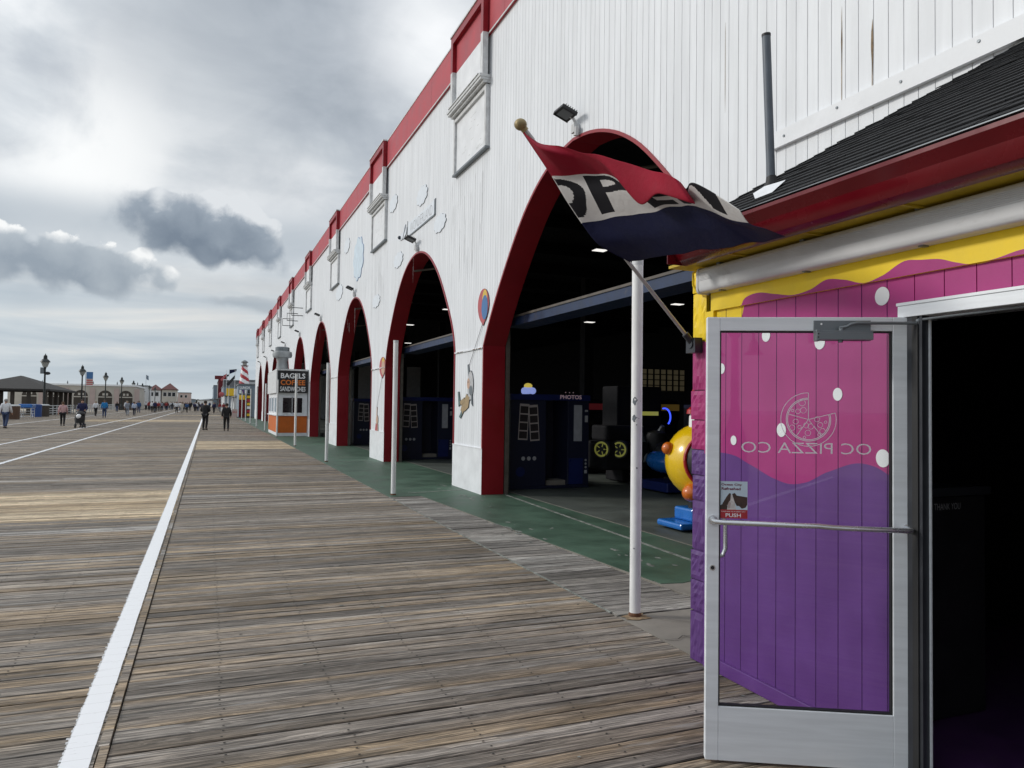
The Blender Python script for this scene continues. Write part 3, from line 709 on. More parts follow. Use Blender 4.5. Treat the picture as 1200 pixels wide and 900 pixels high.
# inside the hall
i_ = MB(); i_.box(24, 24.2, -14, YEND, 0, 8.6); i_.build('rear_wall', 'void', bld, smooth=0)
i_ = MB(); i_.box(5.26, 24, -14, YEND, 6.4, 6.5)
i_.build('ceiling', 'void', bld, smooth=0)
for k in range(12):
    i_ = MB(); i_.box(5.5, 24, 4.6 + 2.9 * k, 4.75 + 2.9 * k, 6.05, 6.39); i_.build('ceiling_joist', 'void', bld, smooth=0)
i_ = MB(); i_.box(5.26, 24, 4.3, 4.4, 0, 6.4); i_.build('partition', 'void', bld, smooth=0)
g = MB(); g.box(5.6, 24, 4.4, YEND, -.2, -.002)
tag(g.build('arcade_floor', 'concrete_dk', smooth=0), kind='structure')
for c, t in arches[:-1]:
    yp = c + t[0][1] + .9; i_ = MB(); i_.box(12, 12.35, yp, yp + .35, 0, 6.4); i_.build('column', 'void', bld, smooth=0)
# lattice of the rear daylight opening
lw = MB()
lw.box(14.0, 14.02, 20.4, 20.45, 0, .01)
M['shutterlit'] = emit('dim daylight behind a lattice', (0.30, 0.25, 0.15), 0.08)
lat = thing('lattice_window', 'tan lattice window glowing dimly deep inside the arcade', 'window', (14.5, 22, 2.7))
q = MB(); q.box(13.5, 15.6, 22.02, 22.05, 2.3, 3.06); q.build('pane', 'shutterlit', lat, smooth=0)
q = MB()
for k in range(9): q.box(13.5 + k * .26, 13.54 + k * .26, 21.96, 22.01, 2.3, 3.06)
for k in range(5): q.box(13.5, 15.62, 21.95, 21.99, 2.3 + k * .19, 2.33 + k * .19)
q.build('lattice', 'void', lat, smooth=0)

# ================================================================ PIZZA SHOP
SX = 3.07
shop = thing('pizza_shop', 'low pizza shop painted yellow, magenta and purple under a black shingle roof', 'building', (SX, 2.4, 0))
YW = [(1.3, 2.36), (2.002, 2.35), (2.116, 2.332), (2.222, 2.329), (2.285, 2.348), (2.368, 2.378), (2.455, 2.39), (2.546, 2.401), (2.681, 2.349), (2.784, 2.331), (2.914, 2.368), (3.029, 2.386), (3.151, 2.348), (3.28, 2.337), (3.416, 2.361), (3.561, 2.389), (3.668, 2.378), (3.70, 2.36), (3.715, 2.335), (3.735, 2.26), (3.76, 2.20), (3.80, 2.19), (4.3, 2.19)]
PWV = [(1.3, 1.40), (2.2, 1.33), (2.45, 1.31), (2.634, 1.368), (2.74, 1.41), (2.843, 1.418), (3.04, 1.357), (3.2, 1.285), (3.323, 1.265), (3.45, 1.285), (3.646, 1.347), (3.80, 1.395), (3.949, 1.406), (4.3, 1.39)]
sw = MB(); OP0, OP1 = 1.46, 2.52
cols_ = []
yy = -3.0
while yy < 4.02:
    nx = yy + .153
    cols_ += [(yy, min(yy + .005, 4.02), True), (min(yy + .005, 4.02), min(nx, 4.02), False)]; yy = nx
fine_ = []
for a, b, gq in cols_:
    n = 1 if gq else 9
    for k in range(n):
        a0, b0 = a + (b - a) * k / n, a + (b - a) * (k + 1) / n
        for cut in (OP0, OP1):
            if a0 < cut < b0: fine_.append((a0, cut, gq)); a0 = cut
        if b0 - a0 > 1e-5: fine_.append((a0, b0, gq))
ZT = 2.335
def wav(tab, x):
    x = min(max(x, tab[0][0]), tab[-1][0]); return monos([a for a, b in tab], [b for a, b in tab], x)
def bands(y0, y1, zlo, zhi, x, mb, groove):
    """stack purple / magenta / yellow quads between zlo and zhi"""
    p0, p1, q0, q1 = wav(PWV, y0), wav(PWV, y1), wav(YW, y0), wav(YW, y1)
    lv = [(zlo, zlo), (p0, p1), (q0, q1), (zhi, zhi)]
    for i in range(3):
        a, b = lv[i], lv[i + 1]
        a0, a1, b0, b1 = (min(max(v, zlo), zhi) for v in (a[0], a[1], b[0], b[1]))
        if b0 - a0 > 1e-4 or b1 - a1 > 1e-4: mb.face([(x, y1, a1), (x, y0, a0), (x, y0, b0), (x, y1, b1)], i)
px_ = None
for a, b, gq in fine_:
    x = SX + (.0045 if gq else 0); lo = 2.19 if (a >= OP0 - 1e-4 and b <= OP1 + 1e-4) else .0
    bands(a, b, lo, 2.33, x, sw, gq)
    bands(a, b, 2.33, 2.62, SX - .02, sw, False)
    if px_ is not None and abs(px_ - x) > 1e-5: bands(a, a + 1e-6, lo, 2.33, x, sw, gq); sw.face([(px_, a, lo), (x, a, lo), (x, a, 2.33), (px_, a, 2.33)], 1 if lo > 1 else 0)
    px_ = x
sw.face([(SX - .02, -3, 2.33), (SX - .02, 4.02, 2.33), (SX, 4.02, 2.33), (SX, -3, 2.33)], 2)
sw.box(SX + .024, 3.19, 2.58, 4.1, 0.0, 2.6, 3); sw.box(SX + .012, 3.19, -3, 1.40, 0, 2.6, 3)
sw.box(SX + .012, 3.19, 1.41, 2.55, 2.19, 2.6, 3)
for (yd, zd, rr) in ((3.515, 2.128, .038), (2.971, 1.771, .034), (3.385, 1.569, .040), (3.806, 1.49, .030), (2.688, 1.454, .044), (3.095, 2.056, .040), (3.927, 1.947, .034), (2.691, 2.253, .046), (1.2, 1.7, .045), (.6, 1.2, .05), (.1, 1.9, .045)):
    sw.prism([(rr * .92 * math.cos(t * math.pi / 12), rr * math.sin(t * math.pi / 12)) for t in range(24)], (SX - .001, yd, zd), (0, 1, 0), (0, 0, 1), (-.002, 0, 0), 4)
sw.build('wall', ['purple', 'magenta', 'yellow', 'void', 'dot'], shop, smooth=0)
sk = MB(); sk.box(SX - .022, SX - .001, 2.56, 4.02, 0, .085); sk.box(SX - .022, SX - .001, -3, 1.40, 0, .085); sk.build('base_board', 'purple', shop, smooth=0, bevel=.004)
cbd = MB(); cbd.box(SX - .022, SX - .001, 3.99, 4.075, .0, 1.39, 0); cbd.box(SX - .022, SX - .001, 3.99, 4.075, 1.3905, 2.13, 1); cbd.box(SX - .022, SX - .001, 3.99, 4.075, 2.1305, 2.329, 2)
cbd.build('corner_board', ['purple', 'magenta', 'yellow'], shop, smooth=0)
# rusticated block pier
br = MB(); z = 0.0
while z < 2.60:
    h = min(random.choice((.17, .2, .2, .21, .33)), 2.62 - z); m = 2 if z + h / 2 > 2.13 else 1 if z + h / 2 > 1.38 else 0
    n = 7; x0 = 3.062 + random.uniform(-.006, .006); y0, y1 = 4.083, 4.235 + random.uniform(-.010, .010)
    gr = [[(x0 - (0 if (i in (0, n) or j in (0, n)) else random.uniform(.001, .011)), y0 + (y1 - y0) * i / n, z + .004 + (h - .008) * j / n) for i in range(n + 1)] for j in range(n + 1)]
    for j in range(n):
        for i in range(n): br.face([gr[j][i + 1], gr[j][i], gr[j + 1][i], gr[j + 1][i + 1]], m)
    ge = [[(x0 + .24 * i / n, y1 + (0 if (i in (0, n) or j in (0, n)) else random.uniform(.0, .022)), z + .004 + (h - .008) * j / n) for i in range(n + 1)] for j in range(n + 1)]
    for j in range(n):
        for i in range(n): br.face([ge[j][i + 1], ge[j][i], ge[j + 1][i], ge[j + 1][i + 1]], m)
    br.box(3.075, 3.30, 4.09, 4.225, z, z + h, m)
    z += h
br.build('brick_corner', ['purplebrick', 'pinkbrick', 'yellow'], shop, smooth=0)
e = MB(); e.box(3.30, WX - .03, 4.10, 4.2, 0, 2.62); e.build('side_wall', 'purple', shop, smooth=0)
# interior shell
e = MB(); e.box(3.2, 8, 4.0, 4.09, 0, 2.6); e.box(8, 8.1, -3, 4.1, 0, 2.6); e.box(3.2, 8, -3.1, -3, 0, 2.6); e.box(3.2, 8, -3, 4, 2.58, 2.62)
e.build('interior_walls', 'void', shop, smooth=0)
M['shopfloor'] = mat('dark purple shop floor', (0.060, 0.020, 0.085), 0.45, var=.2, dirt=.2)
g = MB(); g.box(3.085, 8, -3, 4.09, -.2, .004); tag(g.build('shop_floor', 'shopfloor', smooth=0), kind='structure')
# roof: shingled pent roof with a hip towards the boards
EA = Vector((2.70, 4.00, 2.775)); RB = Vector((WX, 3.17, 4.10)); slope = (RB.z - EA.z) / (RB.x - EA.x)
rm = MB(); NC = 25
for k in range(NC):
    t0, t1 = k / NC, (k + 1) / NC
    x0 = EA.x + (RB.x - EA.x) * t0; x1 = EA.x + (RB.x - EA.x) * t1 + .01
    z0 = EA.z + slope * (x0 - EA.x) + .012; z1 = EA.z + slope * (x1 - EA.x) + .002
    yy = -3.0; yh0 = EA.y + (RB.y - EA.y) * t0
    while yy < yh0 - .02:
        wdt = random.uniform(.2, .34); y1 = min(yy + wdt, yh0 + random.uniform(-.015, .03)) if yy + wdt > yh0 - .1 else yy + wdt
        dz = random.uniform(-.0015, .002); dx_ = random.uniform(-.003, .003)
        o = Vector((x0 + dx_, yy + .003, z0 + dz)); up = Vector((x1 - x0, 0, z1 - z0))
        rm.obox(o, (0, y1 - yy - .004, 0), up, (-.004, 0, .006)); yy = y1
rm.face([(2.72, -3, 2.77), (2.72, 4.0, 2.77), (WX, 3.17, 4.09), (WX, -3, 4.09)])
# hip facet and hip caps
rm.face([(2.70, 4.0, 2.77), (WX, 4.42, 2.80), (WX, 3.17, 4.10)])
rm.face([(2.70, 4.0, 2.74), (2.70, -3, 2.74), (WX, -3, 2.74), (WX, 4.42, 2.74)])
for k in range(12):
    a = EA.lerp(RB, k / 12); b = EA.lerp(RB, (k + 1.15) / 12); a.z += .018; b.z += .010
    rm.obox(a + Vector((0, -.09, .0)), (b - a), (.02, .13, -.012), (0, 0, .008))
rm.build('roof', 'shingle', shop, smooth=0)
gt = MB()
prof = [(2.70, 2.77), (2.685, 2.765), (2.682, 2.745), (2.70, 2.725), (2.725, 2.695), (2.735, 2.655), (2.755, 2.625), (2.80, 2.605), (2.84, 2.605), (2.84, 2.775), (2.825, 2.775), (2.82, 2.63), (2.76, 2.65), (2.745, 2.70), (2.71, 2.745)]
gt.prism([(a, b) for a, b in prof], (0, -3, 0), (1, 0, 0), (0, 0, 1), (0, 6.98, 0))
gt.box(2.686, 2.84, 3.981, 3.99, 2.604, 2.776)
gt.build('gutter', 'red_dk', shop, smooth=25)
dr = MB(); dr.box(2.69, 2.86, -3, 3.98, 2.778, 2.783); dr.build('drip_edge', 'gunmetal', shop, smooth=0)
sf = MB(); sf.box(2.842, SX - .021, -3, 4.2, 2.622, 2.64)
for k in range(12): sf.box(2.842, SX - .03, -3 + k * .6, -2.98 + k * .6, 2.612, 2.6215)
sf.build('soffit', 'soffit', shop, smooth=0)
sb = MB()
pr = [(3.048, 2.447), (3.048, 2.606), (2.992, 2.608), (2.977, 2.604), (2.968, 2.594), (2.964, 2.578), (2.964, 2.478), (2.968, 2.461), (2.977, 2.450), (2.992, 2.447)]
sb.prism(pr, (0, -3, 0), (1, 0, 0), (0, 0, 1), (0, 7.04, 0))
sb.prism([(a + (a - 3.0) * .12, b + (b - 2.53) * .08) for a, b in pr], (0, 4.04, 0), (1, 0, 0), (0, 0, 1), (0, .018, 0))
for k in range(7): sb.box(2.960, 2.9665, -3, 4.038, 2.525 + k * .0085, 2.529 + k * .0085)
for k in range(10):
    yb = 3.85 - .72 * k; sb.box(2.985, 3.04, yb, yb + .03, 2.6085, 2.62, 1)
    sb.box(3.0, 3.04, yb, yb + .025, 2.441, 2.4485, 1)
sb.build('shutter_box', ['shutter', 'gunmetal'], shop, smooth=40)
cd_ = MB(); cd_.tube([(3.035, 4.10, 2.62), (3.01, 4.16, 2.60), (3.02, 4.17, 2.52), (3.03, 4.13, 2.46), (3.03, 4.08, 2.45), (3.035, 4.05, 2.47)], .008, 6); cd_.build('cable', 'yellow', shop)
# door frame
df = MB(); df.box(3.035, 3.20, OP0 - .05, 2.575, 2.13, 2.185, 0); df.box(3.03, 3.20, OP0 - .05, 2.58, 2.1855, 2.20, 0)
df.build('door_head', 'steel', shop, smooth=0, bevel=.002)
df = MB(); df.box(3.045, 3.092, 2.452, 2.575, .005, 2.129, 0); df.box(3.038, 3.0445, 2.47, 2.50, .005, 2.129, 1); df.box(3.05, 3.092, 1.41, 1.46, .005, 2.129, 0)
df.box(3.086, 3.094, 2.442, 2.4515, .005, 2.12, 2)
df.build('door_jamb', ['bronze', 'rubber', 'steel'], shop, smooth=0)

# ---- glazed door, swung open towards the boards
DL = Vector((2.235, 2.97, 0)); DU = Vector((.8794, -.476, 0)); DN = Vector((-.476, -.8794, 0)); UP = Vector((0, 0, 1))
def D(u, z, w=0.0): return DL + DU * u + UP * z + DN * w
def dbox(mb, u0, u1, z0, z1, w0, w1, m=0): mb.obox(D(u0, z0, w0), DU * (u1 - u0), UP * (z1 - z0), DN * (w1 - w0), m)
DW = .935
d_ = MB()
dbox(d_, 0, .060, .012, 2.13, -.045, 0); dbox(d_, .858, DW, .012, 2.13, -.045, 0)
dbox(d_, .0602, .8578, 2.064, 2.13, -.045, -.0005); dbox(d_, .0602, .8578, .012, .266, -.045, -.0005)
door = d_.build('door', 'steel', shop, smooth=0, bevel=.0025)
q = MB()
for u0, u1, z0, z1 in ((.0602, .0675, .266, 2.064), (.8505, .8578, .266, 2.064), (.0676, .8504, 2.0565, 2.064), (.0676, .8504, .266, .2735)): dbox(q, u0, u1, z0, z1, -.034, -.010)
q.build('gasket', 'rubber', door, smooth=0)
q = MB(); dbox(q, .064, .854, .270, 2.060, -.025, -.019); q.build('glass_pane', 'glass', door, smooth=0)
q = MB()
bar = [(.029, 1.152, 0), (.029, 1.152, .05), (.036, 1.152, .066), (.055, 1.151, .072), (.42, 1.146, .072), (.50, 1.146, .070), (.56, 1.141, .066), (.62, 1.139, .064), (.895, 1.136, .064), (.913, 1.136, .058), (.92, 1.135, .045), (.92, 1.135, 0)]
q.tube([D(*p) for p in bar], .0125, 12)
q.tube([D(.029, 1.152, .0), D(.029, 1.152, .006)], .022, 14); q.tube([D(.92, 1.135, .0), D(.92, 1.135, .006)], .022, 14)
q.build('push_bar', 'chrome', door)
q = MB(); q.tube([D(.04, 1.16, -.045), D(.045, 1.16, -.08), D(.095, 1.155, -.085), D(.105, 1.13, -.085), D(.105, 1.0, -.085), D(.092, .967, -.085), D(.05, .955, -.08), D(.04, .955, -.045)], .011, 10); q.build('pull_handle', 'chrome', door)
q = MB(); q.tube([D(.03, .923, -.001), D(.03, .923, .003)], .014, 14, 0); q.tube([D(.03, .923, .003), D(.03, .923, .0045)], .009, 12, 1); q.build('lock_cylinder', ['chrome', 'black'], door)
q = MB(); dbox(q, .495, .755, 2.016, 2.113, .0005, .008)
dbox(q, .50, .752, 2.018, 2.052, .008, .052); dbox(q, .500, .752, 2.052, 2.062, .008, .046); dbox(q, .496, .512, 2.012, 2.066, .008, .05)
q.tube([D(.615, 2.062, .03), D(.615, 2.078, .03)], .013, 12); q.tube([D(.61, 2.006, .03), D(.61, 2.018, .03)], .011, 12)
for zz in (2.03, 2.046): q.tube([D(.504, zz, .050), D(.504, zz, .053)], .004, 8, 1)
q.tube([D(.53, 2.096, .008), D(.53, 2.096, .010)], .005, 8, 2)
q.build('door_closer', ['gunmetal', 'rubber', 'dot'], door, smooth=35, bevel=.002)
q = MB(); q.tube([D(.605, 2.076, .034), D(.635, 2.080, .040), D(.655, 2.092, .044), D(.68, 2.097, .046), D(.955, 2.096, .050)], .0075, 8)
q.ball(D(.952, 2.108, .05), .013, 0, 10); q.tube([D(.952, 2.098, .05), D(.952, 2.115, .05)], .009, 8)
q.tube([D(.955, 2.112, .05), (3.085, 1.72, 2.124)], .006, 8)
q.build('closer_arm', 'gunmetal', door)
q = MB(); dbox(q, DW, DW + .006, .06, 2.08, -.035, -.006, 0)
for zz in (.22, 1.05, 1.9): dbox(q, DW + .006, DW + .016, zz, zz + .13, -.03, -.006, 1)
q.build('hinge_edge', ['rubber', 'gunmetal'], door, smooth=0)
# frosted shop lettering on the glass, mirror-written from this side
M['frost'] = mat('pale film lettering', (0.85, 0.80, 0.83), 0.6, var=.02)
q = MB(); W0 = -.018; MU = -DU
q.text('OC PIZZA CO', D(.466, 1.503, W0), MU, UP, .052, .60, 0, -.006, 0)
cx_, cz_ = .478, 1.640
o = D(cx_, cz_, W0)
t_ = .0031
for rr in (.128, .103, .097): q.ring(o, DU, UP, rr - t_ / 2 - (.0006 if rr < .11 else 0), rr + t_ / 2, 90, 375, 60)
for a in (90, 15, 165, 235, 308):
    r1 = .128 if a in (90, 15) else .097
    q.strip([(0, 0), (r1 * math.cos(R(a)), r1 * math.sin(R(a)))], o, DU, UP, t_)
for a, rr, s in ((142, .062, .011), (118, .050, .014), (150, .085, .006), (190, .060, .012), (208, .085, .013), (222, .055, .008), (268, .064, .013), (258, .088, .006), (288, .035, .013), (335, .060, .012), (352, .080, .006), (320, .085, .013), (305, .088, .007), (2, .040, .012), (110, .085, .015), (250, .030, .012)):
    c_ = o + DU * rr * math.cos(R(a)) + UP * rr * math.sin(R(a)); q.ring(c_, DU, UP, s - .0011, s + .0011, 0, 360, 18)
q.build('shop_lettering', 'frost', door, smooth=0)
# push sticker
M['stk_sky'] = mat('sticker pale blue', (0.55, 0.66, 0.74), 0.4, var=.05)
M['stk_dog'] = mat('sticker brown', (0.055, 0.028, 0.020), 0.5, var=.4, scale=60)
M['stk_dogw'] = mat('sticker fur white', (0.62, 0.58, 0.55), 0.5, var=.15, scale=60)
M['stk_txt'] = mat('sticker maroon text', (0.16, 0.02, 0.05), 0.5)
q = MB(); SW = -.0185
S0, SZ, SWd, SH = .062, 1.158, .134, .178
def sp(a, b): return (a * SWd, b * SH)
q.prism([sp(0, 0), sp(1, 0), sp(1, 1), sp(0, 1)], D(S0, SZ, SW - .0005), DU, UP, DN * .0005, 0)
def flat(pts, w, m): q.face([D(S0 + a * SWd, SZ + b * SH, SW + w) for a, b in pts], m)
flat([(0, 0), (1, 0), (1, .235), (0, .235)], .0006, 1)
flat([(0, .235), (.28, .235), (.30, .34), (.12, .38), (0, .33)], .0006, 2)
flat([(.28, .235), (.60, .235), (.56, .42), (.48, .66), (.40, .62), (.33, .42)], .0008, 3)
flat([(.12, .40), (.28, .60), (.36, .68), (.42, .67), (.40, .50), (.30, .36), (.18, .30)], .0010, 2)
flat([(.46, .66), (.55, .69), (.62, .62), (.99, .58), (.99, .38), (.93, .30), (.80, .27), (.70, .34), (.62, .34), (.54, .46)], .0010, 2)
flat([(.30, .36), (.36, .47), (.42, .40), (.38, .28), (.32, .27)], .0012, 4)
q.text('Ocean City', D(S0 + .44 * SWd, SZ + .905 * SH, SW), DU, UP, .013, .098, 5, .03, .0008)
q.text('Refreshed', D(S0 + .42 * SWd, SZ + .80 * SH, SW), DU, UP, .013, .090, 5, .03, .0008)
q.text('PUSH', D(S0 + .5 * SWd, SZ + .085 * SH, SW), DU, UP, .018, .072, 6, .02, .0010)
q.text('YOUR WAY TO A GREAT DAY', D(S0 + .5 * SWd, SZ + .185 * SH, SW), DU, UP, .005, .115, 6, .01, .0010)
q.build('push_sticker', ['stk_sky', 'signred', 'stk_dog', 'stk_dogw', 'pinkish', 'stk_txt', 'dot'], door, smooth=0)

# inside the doorway: a bin with lettering
tb_ = thing('waste_bin', 'black bin lettered THANK YOU in the dark pizza shop doorway', 'bin', (3.8, 3.1, 0))
q = MB(); q.box(3.55, 4.1, 2.9, 3.35, .01, 1.22); q.build('body', 'black', tb_, smooth=0, bevel=.01)
M['thanks'] = mat('worn grey lettering', (0.30, .30, .30), .6)
q = MB(); q.text('THANK YOU', (3.790, 2.897, 1.165), (1, 0, 0), (0, 0, 1), .036, .205, 0, .0, .0); q.build('lettering', 'thanks', tb_, smooth=0)
q = MB(); q.box(3.53, 4.12, 2.88, 3.37, 1.222, 1.27); q.build('lid', 'bronze', tb_, smooth=0, bevel=.006)

# vent pipe through the roof
vp = thing('vent_pipe', 'grey plastic vent pipe leaning out of the black shingle roof', 'pipe', (3.18, 3.6, 3.03))
q = MB(); q.tube([(3.182, 3.6, 2.98), (3.165, 3.6, 3.35), (3.135, 3.6, 4.004)], .026, 16, 0); q.tube([(3.136, 3.6, 3.99), (3.1347, 3.6, 4.006)], .0275, 16, 1); q.build('pipe', ['galv', 'black'], vp)
q = MB(); q.lathe([(.06, -.05), (.05, .0), (.034, .035), (.03, .07)], (3.18, 3.6, 3.055), 14, 0)
q.build('flashing_boot', 'rubber', vp)
q = MB(); q.face([(2.80, 3.30, 2.862), (2.83, 3.20, 2.876), (2.99, 3.27, 2.985), (3.04, 3.50, 3.018), (2.98, 3.53, 2.975)][::-1]); q.build('flashing_sheet', 'white', vp, smooth=0)

# ================================================================ OPEN FLAG
#FLAG0
FS = [0, 0.06, 0.15, 0.3, 0.45, 0.6, 0.75, 0.79, 0.87, 1]
FR = [
 (0.0, [(1.729, 4.11, 3.348), (1.798, 4.021, 3.262), (1.865, 3.888, 3.213), (1.944, 3.666, 3.109), (2.008, 3.444, 3.012), (2.08, 3.222, 2.901), (2.092, 3.0, 2.783), (2.2, 3.111, 2.798), (2.221, 2.992, 2.718), (2.253, 2.8, 2.583)]),
 (0.17, [(1.752, 4.11, 3.321), (1.778, 3.951, 3.2), (1.942, 3.818, 3.136), (2.004, 3.596, 3.029), (2.084, 3.374, 2.781), (2.076, 3.152, 2.763), (2.126, 2.93, 2.666), (2.206, 3.061, 2.738), (2.194, 2.942, 2.71), (2.222, 2.75, 2.576)]),
 (0.3333, [(1.927, 4.11, 3.108), (1.977, 4.021, 3.089), (2.052, 3.888, 3.076), (2.099, 3.666, 2.999), (2.148, 3.524, 2.893), (2.158, 3.302, 2.835), (2.163, 3.08, 2.776), (2.171, 3.021, 2.753), (2.174, 2.902, 2.705), (2.199, 2.71, 2.572)]),
 (0.56, [(2.028, 4.11, 2.971), (2.072, 4.021, 2.964), (2.129, 3.888, 2.947), (2.173, 3.666, 2.9), (2.181, 3.444, 2.82), (2.174, 3.222, 2.771), (2.142, 3.0, 2.718), (2.114, 2.941, 2.745), (2.109, 2.822, 2.696), (2.148, 2.63, 2.562)]),
 (0.6667, [(2.137, 4.11, 2.839), (2.185, 4.042, 2.839), (2.228, 3.927, 2.834), (2.264, 3.683, 2.806), (2.248, 3.412, 2.763), (2.226, 3.191, 2.729), (2.195, 3.018, 2.683), (2.205, 2.97, 2.656), (2.228, 2.862, 2.599), (2.209, 2.646, 2.516)]),
 (0.83, [(2.26, 4.11, 2.717), (2.296, 4.002, 2.715), (2.34, 3.873, 2.708), (2.358, 3.613, 2.681), (2.333, 3.342, 2.645), (2.313, 3.121, 2.612), (2.305, 2.948, 2.582), (2.318, 2.9, 2.568), (2.316, 2.792, 2.54), (2.243, 2.576, 2.477)]),
 (1.0, [(2.485, 4.11, 2.628), (2.516, 4.018, 2.62), (2.501, 3.867, 2.607), (2.49, 3.583, 2.579), (2.467, 3.312, 2.545), (2.434, 3.091, 2.513), (2.425, 2.918, 2.495), (2.427, 2.87, 2.494), (2.411, 2.762, 2.479), (2.326, 2.546, 2.445)]),
]
#FLAG1
def letter_at(s, t):
    """is (s, t) of the white stripe (t 0 top .. 1 bottom) inside a letter of OPEN"""
    if not .07 < t < .93: return False
    def el(c, a, b): return ((s - c) / a) ** 2 + ((t - .5) / b) ** 2
    if s < .105: return el(.0, .10, .43) < 1 and el(.0, .045, .25) > 1
    if .125 <= s <= .37:
        if s < .205: return True
        k = ((s - .205) / .165) ** 2 + ((t - .33) / .27) ** 2; h = ((s - .205) / .085) ** 2 + ((t - .33) / .11) ** 2
        return k < 1 and h > 1
    if .44 <= s <= .62:
        return s < .51 or t < .23 or .41 < t < .58 or t > .77
    if .67 <= s <= .92:
        a = (s - .67) / .25
        return a < .27 or a > .73 or abs((t - .07) / .86 - (a - .05) / .9) < .20
    return False
flg = thing('open_flag', 'red, white and navy OPEN flag blowing on a slanted silver pole', 'flag', (2.977, 4.15, 2.149))
NS, NTT = 260, 150
fm = MB(); ts = [r[0] for r in FR]
cache = [[[monos(FS, [p[a] for p in row], i / NS) for a in range(3)] for i in range(NS + 1)] for _, row in FR]
for j in range(NTT + 1):
    t = j / NTT
    for i in range(NS + 1):
        p = [monos(ts, [cache[k][i][a] for k in range(len(FR))], t) for a in range(3)]
        s = i / NS
        rp = (.010 * math.sin(s * 21 + t * 5) + .006 * math.sin(s * 38 - t * 9 + 1)) * min(1, s * 4)
        fm.v.append((p[0] - rp * .6, p[1] - rp * .5, p[2] + rp * .25))
for j in range(NTT):
    for i in range(NS):
        s, t = (i + .5) / NS, (j + .5) / NTT
        m = 0 if t < .3333 else 2 if t > .6667 else (3 if letter_at(s, (t - .3333) * 3) else 1)
        a = j * (NS + 1) + i; fm.f.append([a, a + 1, a + NS + 2, a + NS + 1]); fm.mi.append(m)
fc = fm.build('cloth', ['flag_red', 'flag_white', 'flag_navy', 'flag_black'], flg, smooth=80)
so = fc.modifiers.new('cloth thickness', 'SOLIDIFY'); so.thickness = .0012
hm = MB()
for j0, j1, mm in ((0, 50, 0), (50, 100, 1), (100, 150, 2)): hm.tube([Vector(fm.v[j * (NS + 1)]) + Vector((.006, .004, 0)) for j in range(j0, j1 + 1, 5)], .007, 8, mm)
hm.build('sleeve', ['flag_red', 'flag_white', 'flag_navy'], flg)
p0 = Vector((2.977, 4.15, 2.149)); p1 = Vector((1.728, 4.15, 3.41)); pd = (p1 - p0).normalized()
q = MB(); q.tube([p0 - pd * .02, p0 + pd * 1.70], .0125, 12); q.tube([p1 - pd * .12, p1 - pd * .04], .0155, 12); q.build('flag_pole', 'pole', flg)
q = MB(); q.ball(p1, .040, 0, 16, (1, 1, .9)); q.tube([p1 - pd * .05, p1 - pd * .02], .022, 12); q.build('finial', 'brass', flg)
q = MB(); q.tube([p0 - pd * .05, p0 + pd * .05], .022, 12); q.box(2.985, 3.045, 4.10, 4.20, 2.06, 2.16); q.tube([p0 + Vector((.0, 0, -.03)), p0 + Vector((.04, 0, -.03))], .03, 10); q.build('bracket', 'bronze', flg)

# ================================================================ POSTS AND WALL LAMPS
def post_thing():
    t = thing('canopy_post', 'x', 'post', (3.25, 5.245, 0), 'white posts along the arcade front')
    q = MB(); q.tube([(3.25, 5.245, .0), (3.25, 5.245, 1.4), (3.247, 5.245, 2.9)], .045, 20, 0); q.build('shaft', 'post', t)
    q = MB(); q.lathe([(.052, 0), (.052, .018), (.046, .03)], (3.25, 5.245, 0), 16, 0); q.build('rusty_foot', 'rust', t)
    q = MB(); q.tube([(3.247, 5.245, 2.86), (3.247, 5.245, 2.905)], .0465, 18, 0); q.build('top_collar', 'grey_trim', t)
    return t
POSTS = ['white post with two chipped patches beside the pizza shop, nearest of the row', 'white post in front of the second arch', 'white post in front of the third arch', 'white post standing in front of the bagel booth sign', 'white post at the left corner of the bagel booth', 'white post just beyond the bagel booth'] + ['thin white post far along the arcade front'] * 4
pt = None
for k, lb in enumerate(POSTS):
    if k == 0:
        pt = post_thing(); o = pt
        q = MB()
        for zz, aa, sc in ((1.74, 4.0, 1.5), (1.60, 3.85, 1.3), (1.2, 4.3, .35), (.55, 3.9, .3), (1.55, 4.2, .25)):
            poly = [(a * sc, b * sc) for a, b in ((-.02, -.006), (-.006, -.022), (.012, -.012), (.030, .002), (.008, .010), (-.004, .026), (-.016, .014))]
            n = Vector((math.cos(aa), math.sin(aa), 0)); u = Vector((-n.y, n.x, 0))
            q.face([Vector((3.2485, 5.245, zz)) + n * (.0466 * math.cos(a / .0466)) + u * (.0466 * math.sin(a / .0466)) + Vector((0, 0, b)) for a, b in poly])
        chips = q
    else: o = copy_tree(pt)
    o['label'] = lb; o.location = (3.25, 5.245 + 8.52 * k, 0)
chips.build('chipped_paint', 'gunmetal', pt, smooth=0)

